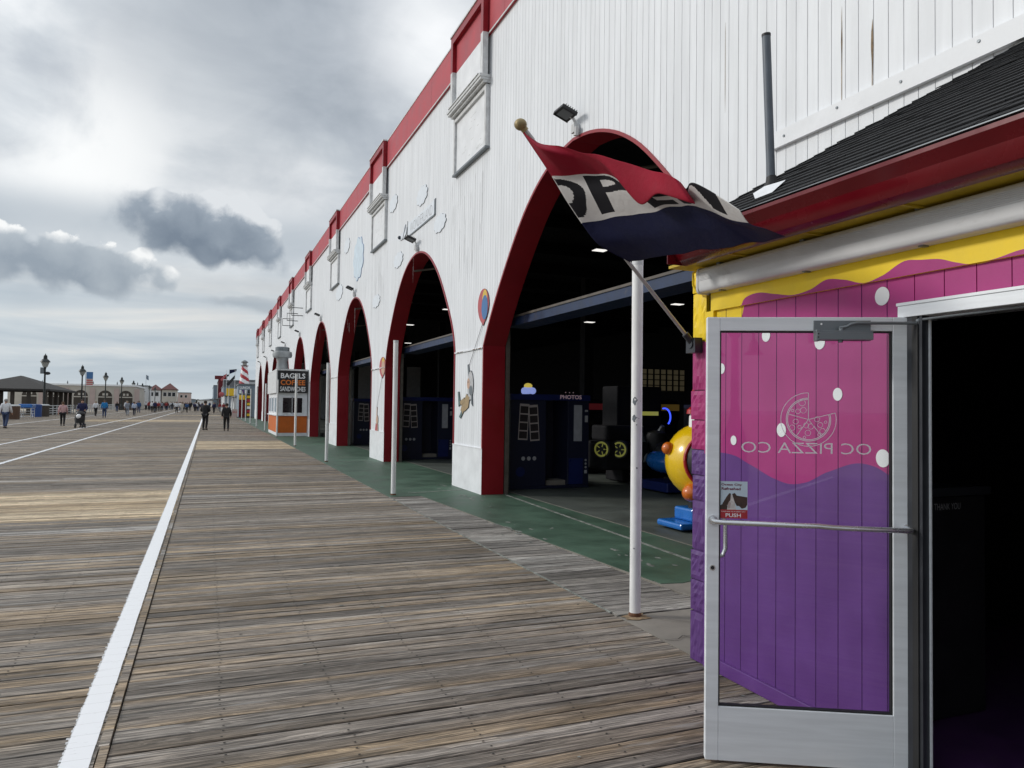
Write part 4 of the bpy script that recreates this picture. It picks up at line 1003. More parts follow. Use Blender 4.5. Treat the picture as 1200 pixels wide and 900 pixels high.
def flood():
    t = thing('floodlight', 'x', 'floodlight', (WX, 9.64, 5.62), 'floodlights over the arches')
    c = 9.52
    q = MB(); q.box(WX - .09, WX - .001, c - .05, c + .05, 5.66, 5.78); q.tube([(WX - .05, c, 5.62), (WX - .05, c, 5.82), (WX - .08, c, 5.87), (WX - .18, c, 5.91)], .022, 8); q.tube([(WX - .06, c - .07, 5.60), (WX - .07, c - .09, 5.72)], .035, 8)
    q.build('bracket', 'grey_trim', t)
    a = Vector((-.93, 0, .36)).normalized(); b = Vector((0, 1, 0)); n = Vector((-.36, 0, -.93))
    o = Vector((WX - .10, c - .16, 5.86)); q = MB(); q.obox(o, a * .25, b * .31, -n * .045)
    for k in range(6): q.obox(o + a * (.02 + .036 * k) - n * .045, a * .008, b * .31, -n * .025)
    q.obox(o + n * .001, a * .25, b * .02, n * .012); q.obox(o + n * .001 + b * .29, a * .25, b * .02, n * .012)
    q.build('housing', 'black', t, smooth=0, bevel=.006)
    q = MB(); q.obox(o + a * .04 + b * .04 + n * .001, a * .17, b * .23, n * .004); q.build('lens', 'gunmetal', t, smooth=0)
    return t
FLB = ['black floodlight over the nearest and largest arch', 'black floodlight over the second arch', 'black floodlight over the third arch', 'black floodlight over the fourth arch', 'black floodlight over the fifth arch behind the bagel booth'] + ['small dark floodlight over a far arch'] * 4
for k, (c, t) in enumerate(arches):
    o = flood() if k == 0 else copy_tree(fl0)
    if k == 0: fl0 = o
    else: o.location = (WX, c, 5.62)
    o['label'] = FLB[k]
# painted cut-outs fixed to the wall
def cut(name, poly, mats, label, cat, group=None, th=.016, detail=None):
    """flat board cut-out: poly in (y, z); outline shadow edge board behind"""
    cy = sum(p[0] for p in poly) / len(poly); cz = sum(p[1] for p in poly) / len(poly)
    q = MB()
    big = [(cy + (a - cy) * 1.025 - .006, cz + (b - cz) * 1.02 - .006) for a, b in poly]
    q.prism(big, (WX - .002, 0, 0), (0, 1, 0), (0, 0, 1), (-th * .6, 0, 0), 1)
    q.prism(poly, (WX - .002 - th * .6, 0, 0), (0, 1, 0), (0, 0, 1), (-th * .4, 0, 0), 0)
    if detail: detail(q)
    o = q.build(name, mats, None, smooth=0, loc=(WX, cy, cz)); return tag(o, label, cat, group)
def puff(cy, cz, w, h, n=72, lob=9, seed=0):
    rr = random.Random(seed); ph = rr.random() * 6
    return [(cy + w / 2 * math.cos(a) * (1 + .17 * abs(math.sin(lob * a / 2 + ph))), cz + h / 2 * math.sin(a) * (1 + .17 * abs(math.sin(lob * a / 2 + ph)))) for a in [2 * math.pi * i / n for i in range(n)]]
CL = [((21.24, 7.57), (.9, .42), 'cutwhite', 'small white cloud cut-out beside the second window ledge'), ((18.07, 6.98), (.9, .42), 'cutwhite', 'small white cloud cut-out above the banner cut-out'),
      ((16.45, 5.91), (.85, .36), 'cutwhite', 'small white cloud cut-out right of the banner cut-out'), ((20.5, 5.78), (.95, .38), 'cutwhite', 'small white cloud cut-out left of the second floodlight'),
      ((26.65, 6.93), (1.7, 1.35), 'paleblue', 'large pale blue cloud cut-out, tallest of the wall clouds'), ((29.1, 7.88), (1.1, .5), 'cutwhite', 'faint white cloud cut-out beside the third window ledge'),
      ((30.75, 6.27), (1.5, .55), 'cutwhite', 'white cloud cut-out under the third boarded window'), ((23.4, 4.98), (1.0, .36), 'cutwhite', 'lowest white cloud cut-out between the second and third arches')]
for i, ((cy, cz), (w, h), m, lb) in enumerate(CL): cut('cloud_cutout', puff(cy, cz, w, h, seed=i), [m, 'cutedge' if m == 'cutwhite' and 0 else 'cutblue' if m == 'paleblue' else 'gunmetal'], lb, 'cutout', 'cloud cut-outs on the white wall')
def ban(q):
    q.text('WONDERLAND', (WX - .0186, 18.12, 6.39), (0, -1, 0), (0, 0, 1), .24, 2.1, 2, -.022, .001)
    q.prism([(19.44, 6.16), (19.47, 6.16), (19.47, 6.64), (19.44, 6.64)], (WX - .0182, 0, 0), (0, 1, 0), (0, 0, 1), (-.008, 0, 0), 1)
    q.prism([(19.41, 6.19), (19.41, 6.225), (16.85, 6.225), (16.85, 6.19)], (WX - .0182, 0, 0), (0, 1, 0), (0, 0, 1), (-.006, 0, 0), 1)
    q.prism([(16.86, 6.2), (16.90, 6.2), (16.90, 6.58), (16.86, 6.58)], (WX - .0182, 0, 0), (0, 1, 0), (0, 0, 1), (-.006, 0, 0), 1)
cut('banner_cutout', [(19.45, 6.19), (19.45, 6.60), (19.2, 6.56), (17.2, 6.56), (16.86, 6.60), (16.86, 6.21), (17.2, 6.24), (19.2, 6.22)], ['cutwhite', 'gunmetal', 'cutgrey'], 'white towed banner cut-out with outlined lettering', 'cutout', detail=ban)
def pln(q):
    q.prism([(19.95, 6.28), (20.05, 6.28), (19.75, 6.62), (19.68, 6.6)], (WX - .0182, 0, 0), (0, 1, 0), (0, 0, 1), (-.012, 0, 0), 0, 1)
    q.ball((WX - .04, 20.27, 6.36), .055, 1, 8)
cut('plane_cutout', [(20.25, 6.28), (20.28, 6.40), (20.1, 6.46), (19.8, 6.40), (19.62, 6.52), (19.56, 6.50), (19.62, 6.34), (19.9, 6.26)], ['cutwhite', 'cutedge'], 'small propeller plane cut-out towing the banner', 'cutout', detail=pln)
def balloon(cy, cz, w, h, cols3, sy, sz, label, lean=0):
    out = [(cy + w / 2 * math.cos(a) * (1 - .18 * max(0, -math.sin(a))), cz + h / 2 * math.sin(a) - (.06 * h if math.sin(a) < -.95 else 0)) for a in [2 * math.pi * i / 26 for i in range(26)]]
    def dt(q):
        f = lambda pts, m: q.prism([(cy + a * w / 2, cz + b * h / 2) for a, b in pts], (WX - .0182, 0, 0), (0, 1, 0), (0, 0, 1), (-.003, 0, 0), m)
        f([(.42 * math.cos(t) - .28, .50 * math.sin(t) + .42) for t in [i * .4 for i in range(16)]], 3)
        q.prism([(cy + (.55 * math.cos(t) - .30) * w / 2, cz + (.72 * math.sin(t) - .12) * h / 2) for t in [i * .4 for i in range(16)]], (WX - .0212, 0, 0), (0, 1, 0), (0, 0, 1), (-.002, 0, 0), 2)
        q.tube([(WX - .02, cy, cz - h / 2), (WX - .02, sy, sz)], .006, 5, 4)
    return cut('balloon_cutout', out, [cols3[0], 'cutedge', cols3[1], cols3[2], 'cutgrey'], label, 'cutout', 'balloon cut-outs on the piers', detail=dt)
balloon(13.40, 3.62, .62, .66, ('cutred', 'cutblue', 'cutyel'), 14.15, 2.52, 'red, yellow and blue balloon cut-out over the nearest pier')
balloon(22.28, 2.84, .85, .60, ('cutred', 'cutskin', 'cutyel'), 22.95, 1.6, 'pale red balloon cut-out on the second pier')
def kid(pts_list, mats, label, cat='cutout'):
    q = MB(); al = [p for pts, m, d in pts_list for p in pts]; cy = sum(p[0] for p in al) / len(al); cz = sum(p[1] for p in al) / len(al)
    for pts, m, dd in pts_list:
        gx = sum(p[0] for p in pts) / len(pts); gz = sum(p[1] for p in pts) / len(pts)
        q.prism([(gx + (a - gx) * 1.05, gz + (b - gz) * 1.04) for a, b in pts], (WX - .002, 0, 0), (0, 1, 0), (0, 0, 1), (-.010 - dd, 0, 0), 0)
        q.prism(pts, (WX - .012 - dd, 0, 0), (0, 1, 0), (0, 0, 1), (-.004, 0, 0), m)
    o = q.build('figure_cutout', ['cutedge'] + mats, None, smooth=0, loc=(WX, cy, cz)); return tag(o, label, cat, 'hanging figure cut-outs on the piers')
def oval(cy, cz, a, b, n=16): return [(cy + a * math.cos(2 * math.pi * i / n), cz + b * math.sin(2 * math.pi * i / n)) for i in range(n)]
kid([([(14.29, 2.52), (14.21, 2.53), (14.15, 2.30), (14.22, 2.26)], 2, 0), (oval(14.09, 2.10, .17, .29), 1, .001), (oval(14.20, 2.14, .085, .11), 5, .004), (oval(14.22, 2.17, .018, .022, 8), 0, .0065), (oval(14.05, 2.0, .10, .10), 2, .004),
     ([(14.12, 1.86), (14.32, 1.93), (14.56, 1.70), (14.42, 1.58), (14.20, 1.66)], 3, .002), ([(14.56, 1.74), (14.44, 1.60), (14.56, 1.52), (14.68, 1.60)], 3, .0035), ([(14.46, 1.86), (14.40, 1.78), (14.66, 1.70), (14.74, 1.78)], 3, .0035),
     ([(13.97, 1.96), (14.04, 1.96), (14.02, 1.74), (13.93, 1.69)], 2, .003), ([(14.60, 1.60), (14.56, 1.52), (14.68, 1.43), (14.77, 1.46)], 4, .0045), ([(14.70, 1.72), (14.82, 1.68), (14.88, 1.98), (14.80, 1.98)], 4, .0045)],
    ['fig_grey', 'gunmetal', 'cuttan', 'cutteal', 'cutskin'], 'grey haired figure cut-out in tan trousers hanging from a balloon string')
kid([([(22.98, 1.62), (22.90, 1.62), (22.92, 1.30), (23.0, 1.28)], 1, 0), (oval(22.90, 1.22, .14, .15), 1, .002), ([(23.08, 1.10), (22.86, 1.10), (22.82, .84), (22.9, .50), (23.22, .46), (23.26, .7)], 2, .003),
     ([(22.82, 1.1), (22.76, 1.08), (22.72, .82), (22.70, .62), (22.76, .60), (22.84, .84)], 1, .004), ([(23.22, .50), (23.08, .50), (23.3, .12), (23.44, .05), (23.5, .12)], 3, .005), ([(23.04, .50), (22.9, .52), (22.82, .1), (22.7, .05), (22.74, .0), (22.92, .04)], 3, .005)],
    ['cutskin', 'cutred', 'cutgrey'], 'figure cut-out in dull red hanging from a balloon on the second pier')
for yq, zq in ((43.6, 6.93), (46.2, 6.9), (49.1, 6.88)):
    q = MB(); q.tube([(WX, yq, zq + .22), (WX - .62, yq, zq + .22), (WX - .62, yq, zq - .22), (WX, yq, zq - .22)], .025, 6)
    tag(q.build('sign_bracket', 'black', None, loc=(WX, yq, zq)), 'empty dark square sign bracket high on the wall beyond the fourth arch', 'bracket', 'empty sign brackets on the wall')

# ================================================================ INSIDE THE ARCADE
def txt(mb, s, o, u, h, w=None, m=0, bold=0.0): mb.text(s, o, u, (0, 0, 1), h, w, m, bold, .0)
M['photo_glow'] = emit('lit topper white blue', (0.30, 0.38, 0.80), 0.55)
M['photo_glow2'] = emit('lit topper yellow', (0.70, 0.55, 0.10), 0.5)
M['photoletters'] = emit('faint lit letters', (0.42, 0.30, 0.34), 0.22)
M['strip_paper'] = mat('photo strip paper', (0.52, 0.45, 0.43), 0.6)
M['strip_pic'] = mat('photo strip pictures', (0.030, 0.022, 0.024), 0.6, var=.6, scale=40)
M['whitelam'] = mat('white laminate panel', (0.45, 0.46, 0.50), 0.5)
M['greyish'] = mat('grey icon print', (0.48, 0.48, 0.50), .6)
M['boothnavy'] = mat('patterned navy booth panel', (0.012, 0.015, 0.040), 0.45, var=.6, scale=60)
M['curtain'] = mat('black curtain', (0.008, 0.008, 0.010), 0.9)
M['blue_glow'] = emit('blue led', (0.04, 0.08, 0.9), 1.4)
M['yel_glow'] = emit('dim yellow led', (0.5, 0.5, 0.10), 0.28)
M['tube'] = emit('fluorescent tube', (1.0, 0.97, 0.93), 0.85)
def booth(label):
    X0, Y0 = 5.70, 14.0
    t = thing('photo_booth', label, 'photo booth', (6.6, 14.5, 0), 'navy photo booths inside the arches')
    q = MB(); q.box(X0, 6.50, Y0, Y0 + .9, .06, 1.92); q.box(7.0, 7.50, Y0, Y0 + .9, .06, 1.92); q.box(6.50, 7.0, Y0 + .72, Y0 + .9, .06, 1.92); q.box(X0 - .01, 7.51, Y0 - .01, Y0 + .91, 0, .06)
    q.build('cabinet', 'boothnavy', t, smooth=0, bevel=.008)
    q = MB(); q.box(X0 - .015, 7.515, Y0 - .03, Y0 + .92, 1.83, 1.95, 0); q.build('header', 'navy2', t, smooth=0, bevel=.008)
    q = MB(); txt(q, 'PHOTOS', (7.05, Y0 - .034, 1.905), (1, 0, 0), .085, .50, 0, .02)
    for k in range(3): q.ball((6.93 + .09 * k, Y0 - .02, 2.0), .012, 0, 8)
    q.build('lettering', 'photoletters', t, smooth=0)
    q = MB()
    for s, (cx, cz, an) in enumerate(((5.99, 1.38, -.05), (6.22, 1.36, .07))):
        u = Vector((math.cos(an), 0, math.sin(an))); v = Vector((-math.sin(an), 0, math.cos(an))); c_ = Vector((cx, Y0 - .003 - .002 * s, cz))
        q.obox(c_ - u * .105 - v * .37, u * .21, v * .74, (0, -.002, 0), 0)
        for r_ in range(4):
            for a in (-1,):
                q.obox(c_ - u * .088 - v * (.34 - .172 * r_), u * .176, v * .145, (0, -.003, 0), 1)
    q.build('photo_strips', ['strip_paper', 'strip_pic'], t, smooth=0)
    q = MB()
    for k in range(3): q.tube([(5.99 + .125 * k, Y0 - .001, .63), (5.99 + .125 * k, Y0 - .004, .63)], .042, 18)
    for k in range(3): q.tube([(7.43, Y0 - .001, .58 - .075 * k), (7.43, Y0 - .004, .58 - .075 * k)], .024, 12)
    q.box(7.40, 7.46, Y0 - .004, Y0 - .001, .30, .37); q.box(7.40, 7.47, Y0 - .004, Y0 - .001, 1.38, 1.52); q.box(7.40, 7.47, Y0 - .004, Y0 - .001, 1.60, 1.64)
    q.build('icons', 'greyish', t, smooth=0)
    q = MB(); q.tube([(5.93, Y0 - .001, .36), (5.93, Y0 - .004, .36)], .10, 20); q.build('round_emblem', 'navy2', t, smooth=0)
    q = MB(); q.box(7.14, 7.33, Y0 - .008, Y0 - .001, .98, 1.74); q.build('screen_panel', 'whitelam', t, smooth=0)
    q = MB(); q.box(7.03, 7.36, Y0 - .006, Y0 - .001, .08, .62); q.build('seat_recess', 'navy2', t, smooth=0)
    q = MB(); q.box(6.55, 7.0, Y0 + .1, Y0 + .5, .05, .16); q.build('step', 'concrete', t, smooth=0)
    q = MB(); q.ball((6.10, Y0 + .05, 2.03), .13, 0, 12, (1.2, .4, .6)); q.ball((6.02, Y0 + .04, 2.0), .08, 0, 10, (1, .5, .8)); q.ball((6.20, Y0 + .04, 2.02), .08, 0, 10, (1, .5, .9)); q.ball((6.10, Y0 + .045, 2.12), .075, 1, 10, (1.3, .5, .8))
    q.build('lit_topper', ['photo_glow', 'photo_glow2'], t)
    return t
b0 = booth('navy photo booth lettered PHOTOS under the nearest arch')
b1 = copy_tree(b0); b1.location = (6.35, 23.2, 0); b1['label'] = 'dark photo booth with photo strips inside the second arch'
b2 = copy_tree(b0); b2.location = (6.6, 32.0, 0); b2['label'] = 'dark photo booth barely visible inside the third arch'
for bb in (b1, b2):
    for ch in list(bb.children):
        if ch.name.startswith(('lit_topper', 'lettering')): bpy.data.objects.remove(ch)
    q = MB(); q.box(5.665, 5.698, 14.02, 14.88, .08, 1.82); sp0 = q.build('side_panel', 'whitelam', None, smooth=0); sp0.parent = bb; sp0.data.transform(Matrix.Translation((-6.6, -14.5, 0)))


# kiddie ride: round yellow pod on a blue base
kr = thing('kiddie_ride', 'yellow pod ride with orange knobs on a blue base', 'kiddie ride', (6.35, 8.75, 0))
PC = Vector((6.58, 8.82, .95)); PDR = Vector((-.36, -.93, .06)).normalized(); PU = PDR.cross(Vector((0, 0, 1))).normalized(); PV = PU.cross(PDR)
q = MB(); q.ball(PC, .545, 0, 36); q.build('pod', 'ride_yellow', kr)
q = MB(); q.ball(PC + PDR * .245, .40, 0, 24); q.build('seat_opening', 'rubber', kr)
q = MB(); q.tube([PC + PDR * .412 + PU * (.37 * math.cos(a)) + PV * (.37 * math.sin(a)) for a in [2 * math.pi * i / 30 for i in range(31)]], .028, 8); q.build('rim', 'ride_red', kr)
q = MB(); q.ball(PC + PU * .53 + PDR * .10 + PV * .17, .092, 0, 14); q.build('knob', 'ride_orange', kr)
q = MB(); q.ball(PC + PDR * .34 + PU * .24 - PV * .44, .15, 0, 16, (1.1, 1, .85)); q.build('foot', 'ride_orange', kr)
q = MB(); q.lathe([(.09, 0), (.09, .24), (.13, .3)], (6.38, 8.75, .30), 14); q.build('pedestal', 'rubber', kr)
q = MB(); q.box(5.98, 6.9, 8.5, 9.1, .03, .12); q.box(6.22, 6.75, 8.58, 9.02, .12, .30); q.build('base', 'ride_blue', kr, smooth=0, bevel=.03)
q = MB(); q.lathe([(.09, 0), (.085, .20), (.07, .24)], (6.42, 8.80, 1.38), 14); q.build('roof_post', 'dot', kr)
q = MB(); q.lathe([(.11, 0), (.10, .06), (.05, .10), (0, .11)], (6.40, 8.80, 1.62), 14); q.build('red_cap', 'ride_red', kr)
q = MB(); q.tube([(6.38, 8.75, 1.95), (6.7, 8.75, 1.95)], .02, 8); q.ball((6.37, 8.75, 1.95), .035); q.build('red_lever', 'ride_red', kr)

# motorbike racing cabinet with blue lights
def moto(x, y, lb):
    t = thing('motorbike_game', lb, 'arcade game', (x, y, 0), 'arcade machines in the dark hall')
    q = MB(); q.box(x - .55, x + .55, y + .3, y + 1.1, .02, 1.25); q.box(x - .6, x + .6, y + .5, y + 1.2, 1.25, 2.2); q.build('cabinet', 'void', t, smooth=0, bevel=.03)
    for s in (-1, 1):
        q = MB(); q.tube([(x + s * .33 + .16 * math.cos(a) * s, y - .02, 1.50 + .20 * math.sin(a)) for a in [R(-50 + 12 * i) for i in range(14)]], .018, 6)
        q.build('blue_light_arc', 'blue_glow', t)
    q = MB(); q.box(x - .34, x + .34, y + .24, y + .29, 1.53, 1.62); q.build('yellow_light_bar', 'yel_glow', t, smooth=0)
    for s in (-1, 1):
        q = MB(); q.tube([(x + s * .28, y - .3, .5), (x + s * .28, y + .1, 1.1), (x + s * .28, y - .02, 1.3)], [.12, .12, .05], 10); q.build('rider_seat', 'gunmetal', t)
    q = MB(); q.lathe([(.05, -.25), (.22, -.2), (.28, 0), (.22, .2), (.05, .25)], (x + .05, y - .1, .95), 14); q.build('fairing', 'rubber', t)
    return t
moto(9.25, 14.3, 'black motorbike game with blue light arcs behind the nearest white post')
kt = thing('kart_game', 'black kart ride with glowing yellow rimmed wheels behind the photo booth', 'arcade game', (8.4, 14.2, 0), 'arcade machines in the dark hall')
q = MB(); q.box(7.9, 9.0, 14.0, 15.2, .35, .95); q.box(8.2, 8.9, 14.4, 15.2, .95, 1.3); q.build('body', 'void', kt, smooth=0, bevel=.05)
M['kart_yel'] = emit('yellow rim led', (0.50, 0.50, 0.10), 0.11)
for xw, yw in ((8.20, 13.93), (7.86, 14.1)):
    q = MB(); q.tube([(xw, yw, .80), (xw + .11, yw + .08, .80)], .20, 20); w_ = q.build('wheel', 'rubber', kt)
    q = MB(); q.ring((xw - .003, yw - .003, .80), (.59, -.81, 0), (0, 0, 1), .125, .165, 0, 360, 28, 0)
    for k in range(5): q.strip([(.05 * math.cos(k * 1.257), .05 * math.sin(k * 1.257)), (.135 * math.cos(k * 1.257), .135 * math.sin(k * 1.257))], (xw - .003, yw - .003, .80), (.59, -.81, 0), (0, 0, 1), .02, 0)
    q.build('glowing_rim', 'kart_yel', w_, smooth=0)
M['added_blue'] = emit('dim blue marquee', (0.03, 0.07, 0.35), 0.25); M['added_red'] = emit('dim red marquee', (0.35, 0.04, 0.05), 0.05); M['added_amber'] = emit('dim amber marquee', (0.45, 0.28, 0.06), 0.06)  # dim glow panels added to the cabinets to lighten the black hall
def cabinet(x, y, h, lb, m='void', mq='navy2'):
    t = thing('arcade_cabinet', lb, 'arcade game', (x, y, 0), 'arcade machines in the dark hall')
    q = MB(); q.prism([(0, .05), (.75, .05), (.75, h), (.12, h), (.0, h - .3), (.12, h * .62), (-.12, h * .5), (0, h * .42)], (x - .32, y, 0), (0, 1, 0), (0, 0, 1), (.64, 0, 0)); q.build('case', m, t, smooth=0)
    q = MB(); q.face([(x - .27, y + .0, h - .31), (x + .27, y + .0, h - .31), (x + .27, y + .115, h * .63), (x - .27, y + .115, h * .63)]); q.build('screen', 'glass_dk', t, smooth=0)
    q = MB(); q.box(x - .30, x + .30, y + .0, y + .012, h - .26, h - .10); q.build('added_glow', mq, t, smooth=0)
    return t
for i, (x, y, h, m) in enumerate([(8.3, 17.2, 1.8, 'navy'), (9.3, 17.0, 1.9, 'void'), (10.6, 15.6, 1.9, 'void'), (11.6, 15.2, 1.8, 'navy'), (7.6, 26.0, 1.8, 'void'), (8.8, 25.6, 1.9, 'navy')]):
    cabinet(x, y, h, 'dark upright cabinet %s in the unlit arcade hall' % ['left of the motorbike game', 'behind the motorbike game', 'right of the motorbike game', 'under the lattice window', 'left of the pair inside the second arch', 'right of the pair inside the second arch'][i], m, ('added_blue', 'added_red', 'added_amber', 'added_blue', 'added_red', 'added_blue')[i])
def car_ride(x, y, m, lb):
    t = thing('kiddie_ride', lb, 'kiddie ride', (x, y, 0), 'small rides in the dark hall')
    q = MB(); q.ball((x, y, .62), .42, 0, 16, (1.0, 1.3, .62)); q.ball((x, y - .38, .55), .28, 0, 14, (1.1, 1, .7)); q.build('body', m, t)
    q = MB(); q.ball((x, y + .05, .80), .28, 0, 14, (1, 1, .8)); q.build('cockpit', 'rubber', t)
    q = MB(); q.box(x - .35, x + .35, y - .5, y + .5, .03, .22); q.build('base', 'navy2', t, smooth=0, bevel=.02)
    for s in (-1, 1):
        q = MB(); q.ball((x + s * .2, y - .62, .62), .07, 0, 10); q.build('headlamp', 'dot', t)
    return t
car_ride(9.75, 13.3, 'ride_red', 'small red car ride right of the nearest white post in the arcade')
car_ride(8.75, 12.9, 'ride_blue', 'small blue car ride hidden partly behind the nearest white post')
car_ride(10.4, 12.6, 'ride_orange', 'small orange car ride beside the yellow pod ride')
yr = thing('yellow_digger_ride', 'dull yellow ride behind the photo booth opening', 'kiddie ride', (6.9, 15.5, 0), None)
q = MB(); q.ball((6.75, 15.4, .62), .26, 0, 14); q.box(6.7, 7.3, 15.2, 15.8, .2, .55); q.build('body', 'ride_yellow', yr, bevel=.03)
q = MB(); q.tube([(7.0, 15.5, .5), (7.15, 15.4, 1.3), (7.0, 15.3, 1.5)], .07, 8); q.build('arm', 'ride_yellow', yr)
LT = [(7.72, 14, 5.07), (10.7, 20, 4.29), (11.1, 16, 4.37), (6.62, 26, 4.57), (7.4, 24, 4.94), (8.6, 34, 4.6)]
for i, (x, y, z) in enumerate(LT):
    t = thing('ceiling_light', 'small lit ceiling light in the dark arcade, %s' % ['highest under the nearest arch', 'lower left under the nearest arch', 'right of the nearest white post', 'left one under the second arch', 'right one under the second arch', 'alone under the third arch'][i], 'ceiling light', (x, y, z), 'lit ceiling lights in the arcade')
    q = MB(); q.box(x - .14, x + .14, y - .10, y + .10, z - .0, z + .012); q.build('diffuser', 'tube', t, smooth=0)
    q = MB(); q.box(x - .16, x + .16, y - .12, y + .12, z + .0125, z + .05); q.tube([(x, y, z + .05), (x, y, 6.4)], .008, 5); q.build('hanger', 'void', t, smooth=0)

# ================================================================ BAGEL BOOTH
kx0, kx1, ky0, ky1 = 3.37, 4.835, 40.4, 46.4
ks = thing('bagel_booth', 'white bagel and coffee booth with orange lower panels', 'kiosk', (4.1, 43, 0))
q = MB(); q.box(kx0, kx1, ky0, ky1, .17, 3.42); q.build('wall', 'white', ks, smooth=0)
q = MB(); q.box(kx0 - .02, kx1 + .01, ky0 - .02, ky1, 0, .168, 1); q.box(kx0 - .03, kx1 + .005, ky0 - .03, ky1, .17, 1.05, 0)
for k in range(11): q.box(kx0 + .06 + .13 * k, kx0 + .068 + .13 * k, ky0 - .0335, ky0 - .0305, .18, 1.04, 2)
q.build('lower_panel', ['orange', 'white', 'ride_orange'], ks, smooth=0)
q = MB(); q.box(kx0 - .12, kx1 + .01, ky0 - .10, ky1, 1.055, 1.10); q.build('counter', 'white', ks, smooth=0)
q = MB(); q.box(kx0 - .10, kx1 + .02, ky0 - .10, ky1 + .1, 3.421, 3.50); q.build('roof', 'grey_trim', ks, smooth=0)
for x0, x1 in ((3.60, 4.04), (4.10, 4.58)):
    q = MB(); q.box(x0 - .05, x1 + .04, ky0 - .03, ky0 - .001, 1.17, 2.05); w = q.build('window', 'white', ks, smooth=0)
    q = MB(); q.box(x0, x1, ky0 - .034, ky0 - .0305, 1.22, 2.0); q.build('pane', 'glass_dk', w, smooth=0)
for y0 in (41.2, 43.2, 45.0):
    q = MB(); q.box(kx0 - .03, kx0 - .001, y0 - .05, y0 + 1.05, 1.2, 2.05); w = q.build('window', 'white', ks, smooth=0)
    q = MB(); q.box(kx0 - .034, kx0 - .0305, y0, y0 + 1.0, 1.25, 2.0); q.build('pane', 'bluegrey', w, smooth=0)
q = MB(); q.box(kx0 - .06, kx1 - .02, ky0 - .12, ky0 - .002, 2.26, 3.40, 0)
q.text('BAGELS', (4.08, ky0 - .124, 3.15), (1, 0, 0), (0, 0, 1), .27, 1.24, 1, .025)
q.text('COFFEE', (4.08, ky0 - .124, 2.80), (1, 0, 0), (0, 0, 1), .27, 1.24, 2, .025)
q.text('SANDWICHES', (4.08, ky0 - .124, 2.46), (1, 0, 0), (0, 0, 1), .25, 1.28, 1, .018)
q.build('sign_board', ['black', 'dot', 'orangetext'], ks, smooth=0)
q = MB(); q.box(kx0 - .12, kx0 - .032, ky0 - .1, ky1, 2.25, 3.40); q.build('side_fascia', 'grey_trim', ks, smooth=0)
M['fangrey'] = mat('grey galvanised fan', (0.30, 0.32, 0.33), .5, .2, var=.2, scale=3)
ef = thing('exhaust_fan', 'grey mushroom exhaust fan on the bagel booth roof', 'exhaust fan', (3.75, 43, 3.5))
q = MB(); q.box(3.42, 4.08, 42.7, 43.3, 3.501, 3.62); q.lathe([(.32, .12), (.28, .5), (.34, .72)], (3.75, 43, 3.5), 16); q.build('neck', 'fangrey', ef)
q = MB(); q.lathe([(.36, 4.22), (.50, 4.26), (.53, 4.40), (.50, 4.56), (.40, 4.60)], (3.75, 43, 0), 20); q.build('bowl', 'fangrey', ef)
q = MB(); q.lathe([(.38, 4.60), (.38, 4.80), (.30, 4.84)], (3.75, 43, 0), 16); q.build('motor_cap', 'gunmetal', ef)

# ================================================================ SHOPS BEYOND THE ARCADE
def shop_front(x0, y0, y1, h, m, lb, deep=9, roof='greyroof', wins=3):
    t = thing('boardwalk_shop', lb, 'shop', (x0, y0, 0), 'small shops beyond the arcade')
    q = MB(); q.box(x0, x0 + deep, y0, y1, 0, h); q.build('wall', m, t, smooth=0)
    q = MB(); q.box(x0 - .1, x0 + deep, y0 - .1, y1 + .1, h + .001, h + .25); q.build('roof', roof, t, smooth=0)
    n = max(2, int((y1 - y0) / 3))
    for k in range(n):
        a = y0 + (y1 - y0) * (k + .2) / n; b = y0 + (y1 - y0) * (k + .8) / n
        q = MB(); q.box(x0 - .03, x0 - .001, a, b, .4, 2.4); q.build('window', 'glass_dk', t, smooth=0)
    q = MB(); q.box(x0 - 1.2, x0 - .002, y0, y1, 2.7, 2.85); q.build('awning', roof, t, smooth=0)
    return t
sA = thing('striped_tower_shop', 'grey blue shop with dark red panels under the striped tower', 'shop', (3.4, 95, 0), 'small shops beyond the arcade')
q = MB(); q.box(3.42, 9, 95, 103, 0, 3.9); q.build('wall', 'bluegrey', sA, smooth=0)
q = MB(); q.box(3.40, 4.14, 94.95, 94.998, 0, 2.4); q.build('red_panel', 'red_dk', sA, smooth=0)
q = MB(); q.box(3.3, 9, 94.85, 103.1, 3.901, 4.05); q.build('roof', 'greyroof', sA, smooth=0)
q = MB(); q.box(3.30, 4.75, 94.80, 94.94, 2.8, 3.80, 0); q.text('LUNCH', (4.02, 94.797, 3.55), (1, 0, 0), (0, 0, 1), .30, 1.1, 1, .02)
for k, mm in enumerate((1, 2, 1, 3)): q.box(3.42 + .32 * k, 3.64 + .32 * k, 94.785, 94.799, 2.88, 3.30, mm)
q.build('sign_board', ['bluegrey', 'dot', 'purplebrick', 'black'], sA, smooth=0)
q = MB(); q.box(3.42, 4.05, 94.80, 94.945, 2.12, 2.66); q.build('yellow_sign', 'signyellow', sA, smooth=0)
q = MB(); q.box(4.25, 4.80, 94.80, 94.94, .05, 2.77, 0)
for k, mm in enumerate((1, 2, 3, 1, 2, 1)): q.box(4.32, 4.73, 94.785, 94.799, .15 + .43 * k, .45 + .43 * k, mm)
q.build('menu_board', ['black', 'signyellow', 'signred', 'dot'], sA, smooth=0)
tw = thing('striped_tower', 'small lighthouse tower with slanted red and white stripes', 'tower', (4.0, 96, 4.05))
q = MB(); NN, KK = 24, 40
